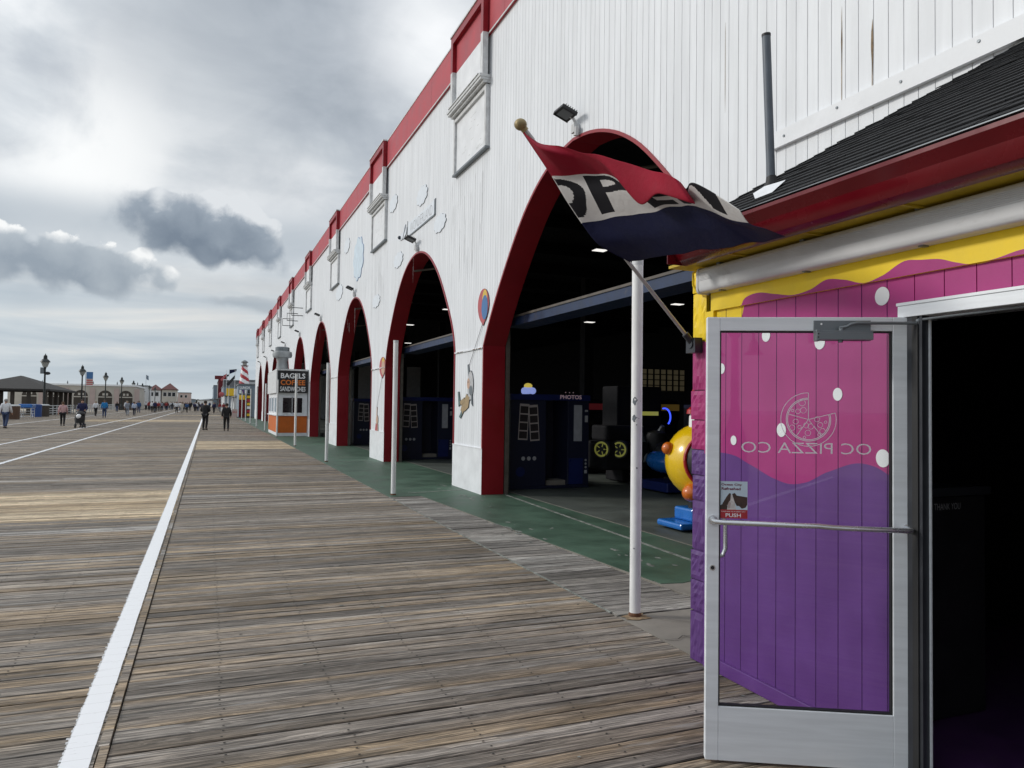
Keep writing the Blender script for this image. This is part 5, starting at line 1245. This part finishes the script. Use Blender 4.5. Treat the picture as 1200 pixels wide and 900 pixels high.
for k in range(KK):
    z0, z1 = 4.051 + 2.15 * k / KK, 4.051 + 2.15 * (k + 1) / KK; r0 = .62 - .30 * k / KK; r1 = .62 - .30 * (k + 1) / KK
    for j in range(NN):
        a, b = 2 * math.pi * j / NN, 2 * math.pi * (j + 1) / NN
        m = 0 if ((j / NN) * 2 + k / KK * 2.4) % 1 < .5 else 1
        q.face([(4 + r0 * math.cos(a), 96 + r0 * math.sin(a), z0), (4 + r0 * math.cos(b), 96 + r0 * math.sin(b), z0), (4 + r1 * math.cos(b), 96 + r1 * math.sin(b), z1), (4 + r1 * math.cos(a), 96 + r1 * math.sin(a), z1)], m)
q.build('shaft', ['signred', 'dot'], tw, smooth=0)
q = MB(); q.lathe([(.45, 6.202), (.45, 6.28)], (4, 96, 0), 16, 0); q.build('gallery', 'redroof', tw, smooth=0)
q = MB(); q.lathe([(.26, 6.281), (.26, 6.62)], (4, 96, 0), 12, 0); q.build('lantern', 'lamp_glass', tw, smooth=0)
q = MB(); q.lathe([(.42, 6.621), (.42, 6.70), (.2, 6.86), (0, 6.95)], (4, 96, 0), 14, 0); q.build('cap', 'greyroof', tw, smooth=0)
q = MB(); q.box(2.66, 3.28, 94.9, 94.96, .05, .95, 0); q.text('SALE', (2.97, 94.897, .62), (1, 0, 0), (0, 0, 1), .22, .5, 1, .02); q.tube([(2.97, 94.95, 0), (2.97, 94.95, .06)], .2, 8, 0)
q2 = tag(q.build('sandwich_board', ['pinkish', 'cutred'], None, smooth=0, loc=(2.97, 94.9, 0)), 'pale sandwich board in front of the dark red panels', 'sign')
shop_front(5.0, 106, 146, 4.6, 'palewhite', 'white shop row directly beyond the striped tower')
yb = thing('porch_shop', 'white porch shop with columns under a yellow box sign', 'shop', (3.6, 150, 0), 'small shops beyond the arcade')
q = MB(); q.box(4.6, 12, 150, 175, 0, 4.4); q.build('wall', 'palewhite', yb, smooth=0)
q = MB(); q.box(2.6, 12, 149.6, 175, 3.0, 3.2); q.build('roof', 'greyroof', yb, smooth=0)
for k in range(7):
    q = MB(); q.lathe([(.16, 0), (.14, 3.0)], (2.8, 150 + 4 * k, 0), 8); q.build('column', 'dot', yb)
for x in (3.4, 4.2):
    q = MB(); q.lathe([(.16, 0), (.14, 3.0)], (x, 149.9, 0), 8); q.build('column', 'dot', yb)
q = MB(); q.box(3.1, 4.45, 149.2, 149.58, 3.05, 4.45); q.build('box_sign', 'signyellow', yb, smooth=0)
q = MB(); q.ball((2.3, 152, 3.3), .5, 0, 10, (1, .3, 1)); q.tube([(2.3, 152, 0), (2.3, 152, 3.2)], .08, 6, 1)
tag(q.build('round_sign', ['cutred', 'dot'], None, loc=(2.3, 152, 0)), 'round dull red sign on a pole left of the yellow box sign', 'sign')
ts_ = thing('tall_red_sign', 'tall dark red T shaped sign tower above the far shops', 'sign', (2.9, 220, 0))
q = MB(); q.box(2.4, 3.7, 220, 220.8, 3, 8.6); q.tube([(3, 220.4, 0), (3, 220.4, 3)], .2, 8); q.build('pylon', 'red_dk', ts_, smooth=0)
q = MB(); q.box(1.5, 4.7, 219.9, 220.9, 8.2, 9.2); q.build('head_board', 'red_dk', ts_, smooth=0)
shop_front(3.2, 185, 215, 5.5, 'bluegrey', 'blue grey shop beyond the porch columns')
shop_front(2.6, 226, 262, 8.0, 'greyroof', 'tall dark grey shop beyond the red sign tower')
shop_front(1.6, 268, 330, 7.4, 'bluegrey', 'blue grey shop row farthest on the right')
for i, (x, y, h, mm) in enumerate(((3.6, 118, 6.6, 'black'), (3.2, 135, 7.4, 'flag_navy'), (3.4, 165, 8.6, 'cutred'), (3.0, 178, 8.0, 'black'))):
    t = thing('flag_mast', ['dark feather banner right of the yellow sign', 'navy pennant on a mast over the white shop row', 'thin red pennant mast above the porch shop', 'black pennant mast beside the tall red sign'][i], 'flag', (x, y, 0), 'flags above the far shops')
    q = MB(); q.tube([(x, y, 0), (x, y, h)], .04, 6); q.build('mast', 'palewhite', t)
    q = MB(); q.prism([(0, 0), (1.1, .5), (1.2, .9), (0, .75)] if i % 2 else [(0, -.4), (-.9, -1.6), (-1.2, -1.3), (0, .1)], (x, y, h - .8), (1, .2, 0), (0, 0, 1), (0, .03, 0)); q.build('pennant', mm, t, smooth=0)

# ================================================================ BEACH SIDE
def lamp():
    X, Y = -16.0, 91.0
    t = thing('street_lamp', 'x', 'street lamp', (X, Y, 0), 'black lantern lamps along the beach side')
    q = MB(); q.lathe([(.30, 0), (.30, .25), (.22, .35), (.20, .9), (.14, 1.0), (.11, 1.2)], (X, Y, 0), 12); q.build('base', 'lamp_iron', t)
    q = MB(); q.lathe([(.11, 1.2), (.085, 5.05), (.14, 5.1), (.10, 5.18)], (X, Y, 0), 10); q.build('pole', 'lamp_iron', t)
    q = MB(); q.lathe([(.16, 5.18), (.22, 5.22), (.40, 5.72)], (X, Y, 0), 8); q.build('lantern_glass', 'lamp_glass', t, smooth=0)
    q = MB(); q.lathe([(.48, 5.72), (.46, 5.80), (.30, 6.0), (.20, 6.06), (.17, 6.3), (.19, 6.34), (.13, 6.45), (.05, 6.5), (.03, 6.62), (0, 6.64)], (X, Y, 0), 12); q.build('lantern_cap', 'lamp_iron', t)
    return t
l0 = lamp(); LL = ['nearest black lantern lamp with a speaker box on its pole', 'second black lantern lamp, beside the hanging flag', 'third black lantern lamp in front of the arched hall', 'fourth black lantern lamp at the end of the arched hall', 'fifth black lantern lamp in front of the cream house'] + ['distant black lantern lamp down the boardwalk'] * 3
for k, lb in enumerate(LL):
    o = l0 if k == 0 else copy_tree(l0)
    o.location = (-16, 91 + 25 * k, 0); o['label'] = lb
q = MB(); q.ball((-15.75, 90.9, 4.55), .22, 0, 10, (1.3, 1, .8)); q.box(-16.4, -16.1, 90.8, 91.1, 4.5, 5.15, 1); q.build('speaker_box', ['black', 'gunmetal'], l0)
# twin bell lamp behind the photographer, seen mirrored in the glass
t = thing('twin_lamp', 'dark twin bell lamp mirrored faintly in the door glass', 'street lamp', (-1.75, -9.8, 0))
q = MB(); q.lathe([(.30, 0), (.30, .5), (.26, .62), (.25, 1.1), (.12, 1.5), (.10, 1.7)], (-1.75, -9.8, 0), 12); q.build('base', 'lamp_iron', t)
q = MB(); q.lathe([(.09, 1.7), (.07, 3.9), (.12, 3.95), (.05, 4.1), (0, 4.2)], (-1.75, -9.8, 0), 10); q.build('pole', 'lamp_iron', t)
for s in (-1, 1):
    q = MB(); q.tube([(-1.75, -9.8, 3.2), (-1.75 + s * .2, -9.8, 3.5), (-1.75 + s * .38, -9.8, 3.45), (-1.75 + s * .42, -9.8, 3.2)], .03, 6); q.build('arm', 'lamp_iron', t)
    q = MB(); q.lathe([(.05, .32), (.09, .25), (.12, .08), (.22, 0)], (-1.75 + s * .42, -9.8, 2.9), 12); q.build('bell_shade', 'lamp_iron', t)
# pavilion with hipped roof
pv = thing('beach_pavilion', 'open timber pavilion with a low brown hipped roof', 'pavilion', (-21.6, 109, 0))
def hip(q, x0, x1, y0, y1, ze, zr, ya, yb, m=0):
    xm = (x0 + x1) / 2; A, B, C, Dd = (x0, y0, ze), (x1, y0, ze), (x1, y1, ze), (x0, y1, ze); E, F = (xm, ya, zr), (xm, yb, zr)
    q.face([A, B, E], m); q.face([B, C, F, E], m); q.face([C, Dd, F], m); q.face([Dd, A, E, F], m)
    q.face([A, Dd, C, B], m); 
    for a, b in ((A, B), (B, C), (C, Dd), (Dd, A)): q.face([(a[0], a[1], ze - .22), (b[0], b[1], ze - .22), b, a], m)
q = MB(); hip(q, -26.2, -17, 100, 118.5, 3.0, 4.72, 108.2, 109.8); q.build('roof', 'roofbrown', pv, smooth=0)
for k in range(6):
    for x in (-17.6, -25.6):
        q = MB(); q.box(x - .2, x + .2, 100.6 + 3.4 * k - .2, 100.6 + 3.4 * k + .2, 0, 2.77); q.build('column', 'timber', pv, smooth=0)
for k in range(4):
    q = MB(); q.box(-24.2 + 1.6 * k, -23.85 + 1.6 * k, 100.4, 100.8, 0, 2.77); q.build('column', 'timber', pv, smooth=0)
def rail(x, y0, y1, lb):
    t = thing('beach_railing', lb, 'railing', (x, y0, 0), 'pale railings on the beach side')
    q = MB()
    for z in (.25, .5, .75, 1.08): q.box(x - .03, x + .03, y0, y1, z - .04, z + .04)
    q.build('rails', 'railing', t, smooth=0)
    n = int((y1 - y0) / 2.4)
    q = MB()
    for k in range(n + 1): yy = y0 + (y1 - y0) * k / n; q.box(x - .06, x + .06, yy - .06, yy + .06, 0, 1.15)
    q.build('rail_posts', 'railing', t, smooth=0)
rail(-16.9, 62, 76, 'pale railing in front of the pavilion, nearest the left edge'); rail(-16.9, 94, 116, 'pale railing right of the pavilion bins'); rail(-16.9, 118, 180, 'long pale railing before the arched hall')
def bin_(x, y, m, lb, r=.42, h=1.15):
    t = thing('litter_bin', lb, 'bin', (x, y, 0), 'bins in front of the pavilion')
    q = MB(); q.lathe([(r, .02), (r * 1.04, h)], (x, y, 0), 14); q.build('drum', m, t, smooth=25)
    q = MB(); q.lathe([(r * 1.1, h), (r * 1.1, h + .06), (r * .8, h + .14), (r * .4, h + .14)], (x, y, 0), 14); q.build('lid', 'railing' if m != 'binblue' else m, t, smooth=25)
bin_(-15.6, 76, 'binbrown', 'brown slatted bin left of the silver cart', .46); bin_(-15.95, 87.2, 'binblue', 'blue plastic bin beside the silver cart', .45); bin_(-15.7, 89.4, 'timber', 'dark brown bin right of the blue bin', .48)
ct = thing('beach_cart', 'silver wire cart with a blue folded cover', 'cart', (-15.9, 82.5, 0))
q = MB()
for x in (-16.3, -15.4):
    for y in (81.7, 83.3): q.tube([(x, y, .0), (x, y, 1.0)], .03, 6)
for z in (.15, .4, .65, .9):
    q.tube([(-16.3, 81.7, z), (-15.4, 81.7, z), (-15.4, 83.3, z), (-16.3, 83.3, z), (-16.3, 81.7, z)], .022, 6)
q.build('wire_frame', 'railing', ct)
for x in (-16.3, -15.4):
    q = MB(); q.tube([Vector((x - .05, 82.5 + .35 * math.cos(a), .36 + .35 * math.sin(a))) for a in [2 * math.pi * i / 16 for i in range(17)]], .025, 6); q.build('wheel', 'chrome', ct)
q = MB(); q.box(-16.4, -15.3, 81.6, 83.4, .98, 1.32); q.build('blue_cover', 'ride_blue', ct, smooth=0, bevel=.05)
# arched hall, its flag and the houses beyond
hall = thing('arched_hall', 'long cream arched hall with white roof edge on the beach side', 'building', (-24, 170, 0))
AX = [-32.4, -28.1, -23.6, -19.3, -15.6]
q = MB(); q.box(-36, -14.0, 170, 195, 0, 4.75); q.build('wall', 'cream', hall, smooth=0)
q = MB(); q.box(-36.2, -13.8, 169.8, 195.2, 4.76, 5.10); q.build('roof_edge', 'dot', hall, smooth=0)
for x in AX:
    q = MB(); hw = 1.25
    q.prism([(-hw, 0), (hw, 0), (hw, 2.6)] + [(hw * math.cos(R(12 * i)), 2.6 + 1.3 * math.sin(R(12 * i))) for i in range(1, 15)] + [(-hw, 2.6)], (x, 169.97, 0), (1, 0, 0), (0, 0, 1), (0, .025, 0)); w = q.build('arched_window', 'timber', hall, smooth=0)
    q = MB(); q.box(x - hw, x + hw, 169.93, 169.965, 2.45, 2.65)
    q.box(x - .5, x - .1, 169.93, 169.965, 2.85, 3.3); q.box(x + .15, x + .5, 169.93, 169.965, 2.85, 3.3)
    q.build('pane_bars', 'cream', w, smooth=0)
    q = MB(); q.box(x + 1.6, x + 2.5, 169.8, 169.999, 0, 4.3); q.build('pilaster', 'pinkish', hall, smooth=0)
    q = MB(); q.lathe([(.12, 0), (.12, .35), (.05, .5), (0, .7)], (x + 2.05, 170.5, 5.1), 8); q.build('finial', 'greyroof', hall)
uf = thing('stars_and_stripes', 'flag with blue canton and red stripes hanging above the arched hall', 'flag', (-21.0, 160, 0))
q = MB(); q.tube([(-21.5, 160, 0), (-21.5, 160, 7.4)], .05, 6); q.build('mast', 'gunmetal', uf)
q = MB(); q.box(-21.4, -20.3, 160, 160.03, 5.9, 7.2, 0)
for k in range(6): q.box(-21.4, -20.3, 160, 160.03, 4.7 + .2 * k, 4.9 + .2 * k, 1 + k % 2)
q.build('cloth', ['cutblue', 'cutred', 'pinkish'], uf, smooth=0)
def house(x0, x1, y0, y1, h, m, roofm, rise, lb, wins, fm=None):
    t = thing('beach_house', lb, 'house', ((x0 + x1) / 2, y0, 0), 'houses beyond the arched hall')
    q = MB(); q.box(x0, x1, y0, y1, 0, h); q.build('wall', m, t, smooth=0)
    q = MB()
    if rise: hip(q, x0 - .4, x1 + .4, y0 - .4, y1 + .4, h + .24, h + rise, y0 + (y1 - y0) * .45, y0 + (y1 - y0) * .55)
    else: q.box(x0 - .2, x1 + .2, y0 - .2, y1 + .2, h + .001, h + .3)
    q.build('roof', roofm, t, smooth=0)
    for (wx, wz, ww, wh) in wins:
        q = MB(); q.box(wx - ww / 2 - .1, wx + ww / 2 + .1, y0 - .06, y0 - .001, wz - wh / 2 - .1, wz + wh / 2 + .1); w = q.build('window', 'palewhite', t, smooth=0)
        q = MB(); q.box(wx - ww / 2, wx + ww / 2, y0 - .07, y0 - .0605, wz - wh / 2, wz + wh / 2); q.build('pane', 'glass_dk', w, smooth=0)
    return t
house(-22.4, -17.6, 230, 246, 4.6, 'cream', 'greyroof', 0, 'cream house with two square windows right of the arched hall', [(-21.0, 2.9, 1.0, 1.0), (-18.9, 2.9, 1.0, 1.0)])
house(-24.5, -17.2, 250, 268, 6.4, 'palewhite', 'greyroof', .0, 'white flat roofed house behind the cream house', [(-19.5, 5.4, 1.2, 1.0)])
house(-23.4, -18.6, 345, 360, 6.6, 'palewhite', 'redroof', 2.6, 'pale house with a dull red hip roof, left of the pair', [(-22, 5.0, 1.2, 1.6), (-20, 5.0, 1.2, 1.6)])
house(-18.2, -12.6, 345, 360, 6.9, 'cream', 'redroof', 3.0, 'cream house with a dull red hip roof, right of the pair', [(-17, 5.0, 1.2, 1.6), (-15.2, 5.0, 1.2, 1.6), (-13.6, 5.0, 1.2, 1.6)])
house(-13.5, -8.0, 390, 410, 6.2, 'pinkish', 'greyroof', 0, 'pinkish flat block right of the red roofed houses', [(-12, 4.6, 1, 1.2), (-10, 4.6, 1, 1.2)])
house(-26, -7, 470, 490, 3.4, 'bluegrey', 'greyroof', 1.6, 'low grey building at the far end of the boardwalk', [])
house(-6.5, 8, 520, 540, 3.2, 'palewhite', 'greyroof', 1.2, 'white low building at the far end of the boardwalk', [])
sp_ = thing('small_pavilion', 'smaller brown roofed pavilion before the red roofed houses', 'pavilion', (-19.5, 210, 0))
q = MB(); hip(q, -22.5, -16.2, 200, 224, 2.9, 4.0, 206, 218); q.build('roof', 'roofbrown', sp_, smooth=0)
for k in range(5):
    q = MB(); q.box(-16.7, -16.4, 200.5 + 5.6 * k, 200.8 + 5.6 * k, 0, 2.68); q.build('column', 'timber', sp_, smooth=0)
fm_ = thing('tall_flag_mast', 'tall bare flag mast beside the red roofed houses', 'flagpole', (-19, 270, 0))
q = MB(); q.tube([(-19, 270, 0), (-19, 270, 10.6)], [.12, .06], 6); q.build('mast', 'palewhite', fm_)
q = MB(); q.prism([(0, 0), (.7, -.3), (.8, -1.8), (.1, -1.4)], (-19, 270, 10.5), (1, 0, 0), (0, 0, 1), (0, .03, 0)); q.build('cloth', 'bluegrey', fm_, smooth=0)
tr_ = MB(); rr = random.Random(5)
for i in range(700):
    x = rr.uniform(-60, 40); z = 1.2 + rr.random() * 4.2 * (0.6 + .4 * math.sin(x * .31) * math.sin(x * .13 + 1)); s = rr.uniform(.5, 1.3); y = 560 + rr.uniform(-4, 4)
    tr_.face([(x - s, y, z - s * .4), (x + s, y + .5, z - s * .3), (x + s * .7, y, z + s * .6), (x - s * .6, y - .5, z + s * .5)])
M['fartree'] = mat('far dark foliage', (0.055, 0.065, 0.055), .9, var=.4, scale=.4)
tag(tr_.build('far_treeline', 'fartree', None, smooth=0), 'dark far tree line closing the boardwalk horizon', 'trees', kind='stuff')

# ================================================================ PEOPLE
def skin_mesh(verts, edges, rad, root, sub=1):
    me = bpy.data.meshes.new('grow'); me.from_pydata(verts, edges, []); ob = bpy.data.objects.new('grow', me); col.objects.link(ob)
    sk_ = ob.modifiers.new('s', 'SKIN'); sk_.use_smooth_shade = True
    for i, v in enumerate(me.skin_vertices[0].data): v.radius = rad[i] if isinstance(rad[i], tuple) else (rad[i], rad[i]); v.use_root = (i == root)
    sb_ = ob.modifiers.new('b', 'SUBSURF'); sb_.levels = sub; sb_.render_levels = sub
    r_ = bpy.data.meshes.new_from_object(ob.evaluated_get(bpy.context.evaluated_depsgraph_get()))
    bpy.data.objects.remove(ob); return r_
def pose_data(kind):
    """joints of a 1.75 m figure facing -y"""
    st = dict(stand=(.0, .0, .08, -.02), walk=(.17, .05, .26, .10), walk2=(.24, .10, .30, .05), phone=(.02, .0, .06, .0), push=(.15, .06, .2, .06))[kind]
    f, kb, b, _ = st
    J = dict(pel=(0, 0, .95), bel=(0, -.01, 1.10), che=(0, -.015, 1.30), nek=(0, 0, 1.47), hb=(0, -.015, 1.56), ht=(0, -.01, 1.68), nose=(0, -.125, 1.615),
             sl=(.19, 0, 1.415), sr=(-.19, 0, 1.415), hl=(.095, 0, .90), hr=(-.095, 0, .90),
             kl=(.10, -.04 - f * .75, .50), al=(.10, .02 - f, .09), tl=(.11, -.15 - f, .035), kr=(-.10, -.02 + b * .25, .50), ar=(-.10, .03 + b, .10), tr=(-.11, -.12 + b, .035))
    if kind in ('stand', 'walk', 'walk2'):
        sw = .0 if kind == 'stand' else .16
        J.update(el=(.25, .05 + sw * .5, 1.14), wl=(.26, -.02 + sw, .90), er=(-.25, .05 - sw * .6, 1.14), wr=(-.26, -.06 - sw, .92))
    elif kind == 'phone': J.update(el=(.26, .02, 1.14), wl=(.10, -.24, 1.14), er=(-.26, .02, 1.14), wr=(-.08, -.25, 1.12))
    else: J.update(el=(.26, -.05, 1.15), wl=(.20, -.32, 1.08), er=(-.26, -.05, 1.15), wr=(-.20, -.32, 1.08))
    return J
def figure_meshes(kind):
    J = pose_data(kind)
    def mk(names, eds, rad, root):
        ix = {n: i for i, n in enumerate(names)}
        return skin_mesh([J[n] for n in names], [(ix[a], ix[b]) for a, b in eds], [rad[n] for n in names], ix[root])
    body = mk(['pel', 'bel', 'che', 'nek', 'hb', 'ht', 'sl', 'sr', 'el', 'er', 'wl', 'wr', 'hl', 'hr', 'kl', 'kr', 'al', 'ar', 'tl', 'tr'],
              [('pel', 'bel'), ('bel', 'che'), ('che', 'nek'), ('nek', 'hb'), ('hb', 'ht'), ('che', 'sl'), ('che', 'sr'), ('sl', 'el'), ('sr', 'er'), ('el', 'wl'), ('er', 'wr'), ('pel', 'hl'), ('pel', 'hr'), ('hl', 'kl'), ('hr', 'kr'), ('kl', 'al'), ('kr', 'ar'), ('al', 'tl'), ('ar', 'tr')],
              dict(pel=(.14, .11), bel=(.13, .10), che=(.15, .11), nek=.055, hb=(.082, .098), ht=(.075, .09), sl=.07, sr=.07, el=.045, er=.045, wl=.032, wr=.032, hl=.09, hr=.09, kl=.06, kr=.06, al=.042, ar=.042, tl=.035, tr=.035), 'pel')
    # hands, nose and ears joined into the body mesh
    bmx = bmesh.new(); bmx.from_mesh(body); add = MB()
    for s, e, w in ((1, 'el', 'wl'), (-1, 'er', 'wr')):
        ev, wv = Vector(J[e]), Vector(J[w]); dd = (wv - ev).normalized(); sd = dd.cross(Vector((1, 0, 0))); sd = Vector((0, 1, 0)) if sd.length < .1 else sd.normalized()
        add.tube([wv - dd * .02, wv + dd * .05, wv + dd * .085], [.028, .036, .034], 8)
        for k in range(4):
            o = wv + dd * .075 + sd * (.027 - .018 * k); ln = (.062, .075, .07, .052)[k]
            add.tube([o, o + dd * ln * .6, o + dd * ln + Vector((-s * .012, 0, 0))], [.0095, .009, .007], 6)
        add.tube([wv + dd * .025 + sd * .03, wv + dd * .06 + sd * .058, wv + dd * .085 + sd * .06], [.012, .010, .008], 6)
    add.tube([(0, -.088, 1.645), (0, -.122, 1.605), (0, -.095, 1.595)], [.008, .015, .010], 6)
    for s in (-1, 1): add.ball((s * .083, -.005, 1.625), .028, 0, 8, (.4, .8, 1)); add.ball((s * .032, -.093, 1.645), .012, 0, 6)
    add.tube([(-.026, -.096, 1.565), (0, -.101, 1.563), (.026, -.096, 1.565)], .007, 6)
    k = [bmx.verts.new(v) for v in add.v]
    for f in add.f:
        try: bmx.faces.new([k[i] for i in f])
        except ValueError: pass
    bmx.to_mesh(body); bmx.free()
    J2 = dict(J); J2['hem'] = (0, .0, .86); J2['col'] = (0, 0, 1.50)
    J = J2
    def mk2(names, eds, rad, root):
        ix = {n: i for i, n in enumerate(names)}
        return skin_mesh([J2[n] for n in names], [(ix[a], ix[b]) for a, b in eds], [rad[n] for n in names], ix[root])
    top = mk2(['hem', 'bel', 'che', 'col', 'sl', 'sr', 'el', 'er', 'wl', 'wr'], [('hem', 'bel'), ('bel', 'che'), ('che', 'col'), ('che', 'sl'), ('che', 'sr'), ('sl', 'el'), ('sr', 'er'), ('el', 'wl'), ('er', 'wr')],
              dict(hem=(.20, .15), bel=(.19, .145), che=(.20, .15), col=.085, sl=.10, sr=.10, el=.07, er=.07, wl=.052, wr=.052), 'bel')
    leg = mk2(['pel', 'hl', 'hr', 'kl', 'kr', 'al', 'ar'], [('pel', 'hl'), ('pel', 'hr'), ('hl', 'kl'), ('hr', 'kr'), ('kl', 'al'), ('kr', 'ar')], dict(pel=(.165, .13), hl=.115, hr=.115, kl=.082, kr=.082, al=.062, ar=.062), 'pel')
    hm_ = MB(); hm_.ball((0, .012, 1.665), .108, 0, 14, (.95, 1.08, .95))
    hv = []
    hair = bpy.data.meshes.new('hair'); hair.from_pydata(hm_.v, [], hm_.f)
    bmh = bmesh.new(); bmh.from_mesh(hair); bmesh.ops.delete(bmh, geom=[v for v in bmh.verts if (v.co.z < 1.66 and v.co.y < -.03) or v.co.z < 1.59], context='VERTS'); bmh.to_mesh(hair); bmh.free()
    sh = MB()
    for a, t_2 in (('al', 'tl'), ('ar', 'tr')):
        A, B = Vector(J[a]), Vector(J[t_2]); sh.tube([A + Vector((0, .06, -.03)), A + Vector((0, 0, -.03)), B + Vector((0, .0, .012)), B + Vector((0, -.05, .004))], [.040, .05, .045, .026], 8)
    shoes = bpy.data.meshes.new('shoes'); shoes.from_pydata(sh.v, [], sh.f)
    for m_ in (hair, shoes): m_.shade_smooth()
    for m_ in (body, top, leg, hair, shoes): m_.materials.clear(); m_.materials.append(M['white'])
    return dict(body=body, top=top, leg=leg, hair=hair, shoes=shoes)
FIG = {k: figure_meshes(k) for k in ('stand', 'walk', 'walk2', 'phone', 'push')}
_cm = {}
def cloth(c):
    if c not in _cm: _cm[c] = mat('cloth tint', c, .85, var=.12, scale=12)
    return _cm[c]
SKIN = [(0.42, 0.25, 0.18), (0.50, 0.32, 0.24), (0.22, 0.12, 0.08)]
HAIR = [(0.03, 0.02, 0.015), (0.10, 0.06, 0.035), (0.25, 0.20, 0.14), (0.30, 0.29, 0.28)]
def person(x, y, kind, face, h, top, leg, hair, label, group=None, skin=0, topname='jacket'):
    F = FIG[kind]; s = h / 1.75
    def ob(name, me, c, par=None):
        o = bpy.data.objects.new(name, me); col.objects.link(o); o.material_slots[0].link = 'OBJECT'; o.material_slots[0].material = cloth(c)
        if par: o.parent = par
        return o
    b = ob('person', F['body'], SKIN[skin]); b.location = (x, y, 0); b.rotation_euler = (0, 0, R(face)); b.scale = (s, s, s)
    tag(b, label, 'person', group)
    ob(topname, F['top'], top, b); ob('trousers', F['leg'], leg, b); ob('hair', F['hair'], hair, b); ob('shoes', F['shoes'], (0.03, 0.03, 0.03), b)
    return b
K = (0.010, 0.010, 0.012); NV = (0.012, 0.014, 0.06); WHT = (0.62, 0.63, 0.65); JN = (0.035, 0.055, 0.12); GR = (0.22, 0.24, 0.28)
p = person(-.15, 49.4, 'phone', 160, 1.80, K, K, HAIR[0], 'person in a black uniform with lettering, hands together, beside the white line')
q = MB(); q.text('POLICE', (0, .163, 1.33), (-1, 0, 0), (0, 0, 1), .07, .24, 0, .02); q.build('back_lettering', 'dot', p, smooth=0)
person(1.04, 47.9, 'walk', 180, 1.66, K, K, HAIR[0], 'person in black walking away right of the uniformed person')
person(-11.07, 52, 'walk', 175, 1.74, WHT, JN, HAIR[3], 'person in white shirt and jeans at the left edge', topname='shirt')
person(-9.0, 57.5, 'walk', 185, 1.62, (0.48, 0.30, 0.30), K, HAIR[1], 'person in pink top and black trousers', topname='sweater')
pp = person(-7.4, 54.1, 'push', 0, 1.80, NV, (0.03, 0.03, 0.05), HAIR[0], 'person in navy jacket with white sleeves pushing a stroller')
q = MB(); q.tube([(.21, .0, 1.42), (.262, -.05, 1.15), (.22, -.22, 1.11)], [.13, .10, .08], 10); q.tube([(-.21, .0, 1.42), (-.262, -.05, 1.15), (-.22, -.22, 1.11)], [.13, .10, .08], 10); q.build('white_sleeves', 'dot', pp)
person(-11.8, 96, 'walk', 170, 1.70, WHT, K, HAIR[2], 'person in white top and black trousers beyond the stroller', topname='shirt')
person(-9.84, 86.4, 'stand', 185, 1.82, (0.012, 0.17, 0.42), JN, HAIR[1], 'person in bright blue jacket and jeans')
person(-9.0, 100.5, 'walk', 180, 1.76, GR, GR, HAIR[2], 'person in grey clothes left of the person in pale blue')
person(-8.3, 101, 'walk2', 180, 1.66, (0.42, 0.47, 0.58), (0.02, 0.025, 0.05), HAIR[1], 'person in pale blue shirt and dark trousers', topname='shirt')
person(-4.56, 128, 'walk', 5, 1.78, WHT, K, HAIR[0], 'person in white top and black trousers between the lane lines far ahead', topname='shirt')
person(-3.84, 128.7, 'walk2', -5, 1.72, (0.50, 0.46, 0.40), (0.46, 0.43, 0.38), HAIR[2], 'person in cream clothes far ahead beside the white line end')
sc_ = thing('stroller', 'black stroller with a pale bundle pushed along the boardwalk', 'stroller', (-7.42, 53.3, 0))
q = MB(); q.tube([(-7.65, 53.75, 1.05), (-7.66, 53.5, .75), (-7.62, 53.1, .25)], .02, 6); q.tube([(-7.19, 53.75, 1.05), (-7.18, 53.5, .75), (-7.22, 53.1, .25)], .02, 6); q.tube([(-7.65, 53.75, 1.05), (-7.19, 53.75, 1.05)], .02, 6); q.tube([(-7.62, 53.2, .25), (-7.22, 53.2, .25)], .02, 6); q.build('frame', 'black', sc_)
q = MB(); q.lathe([(.26, .30), (.30, .55), (.28, .75)], (-7.42, 53.35, 0), 10); q.build('seat', 'rubber', sc_)
q = MB(); q.ball((-7.42, 53.5, .86), .27, 0, 12, (1, .8, .7)); q.build('hood', 'black', sc_)
q = MB(); q.ball((-7.46, 53.15, .72), .15, 0, 10); q.build('bundle', 'dot', sc_)
for x, y in ((-7.68, 53.65), (-7.16, 53.65), (-7.62, 53.0), (-7.22, 53.0)):
    q = MB(); q.tube([(x - .03, y, .13), (x + .03, y, .13)], .13, 12); q.build('wheel', 'rubber', sc_)
rr = random.Random(11)
TOPS = [('dark', K), ('navy', NV), ('grey', GR), ('white', WHT), ('dark', (0.03, 0.03, 0.035)), ('red', (0.25, 0.03, 0.03)), ('blue', (0.03, 0.08, 0.2)), ('dark', K)]
for i in range(80):
    y = rr.uniform(118, 270); x = rr.uniform(-14, -1.0) if i < 70 else rr.uniform(.3, 3.0)
    nm, c = rr.choice(TOPS)
    person(x, y, rr.choice(('stand', 'walk', 'walk2')), rr.choice((0, 180, 170, 10)), rr.uniform(1.6, 1.85), c, rr.choice((K, JN, K, GR)), rr.choice(HAIR), 'distant person in a %s top among the strolling crowd%s' % (nm, '' if i < 70 else ' near the right-hand shops'), 'distant people strolling on the boardwalk', rr.choice((0, 0, 1, 2)))
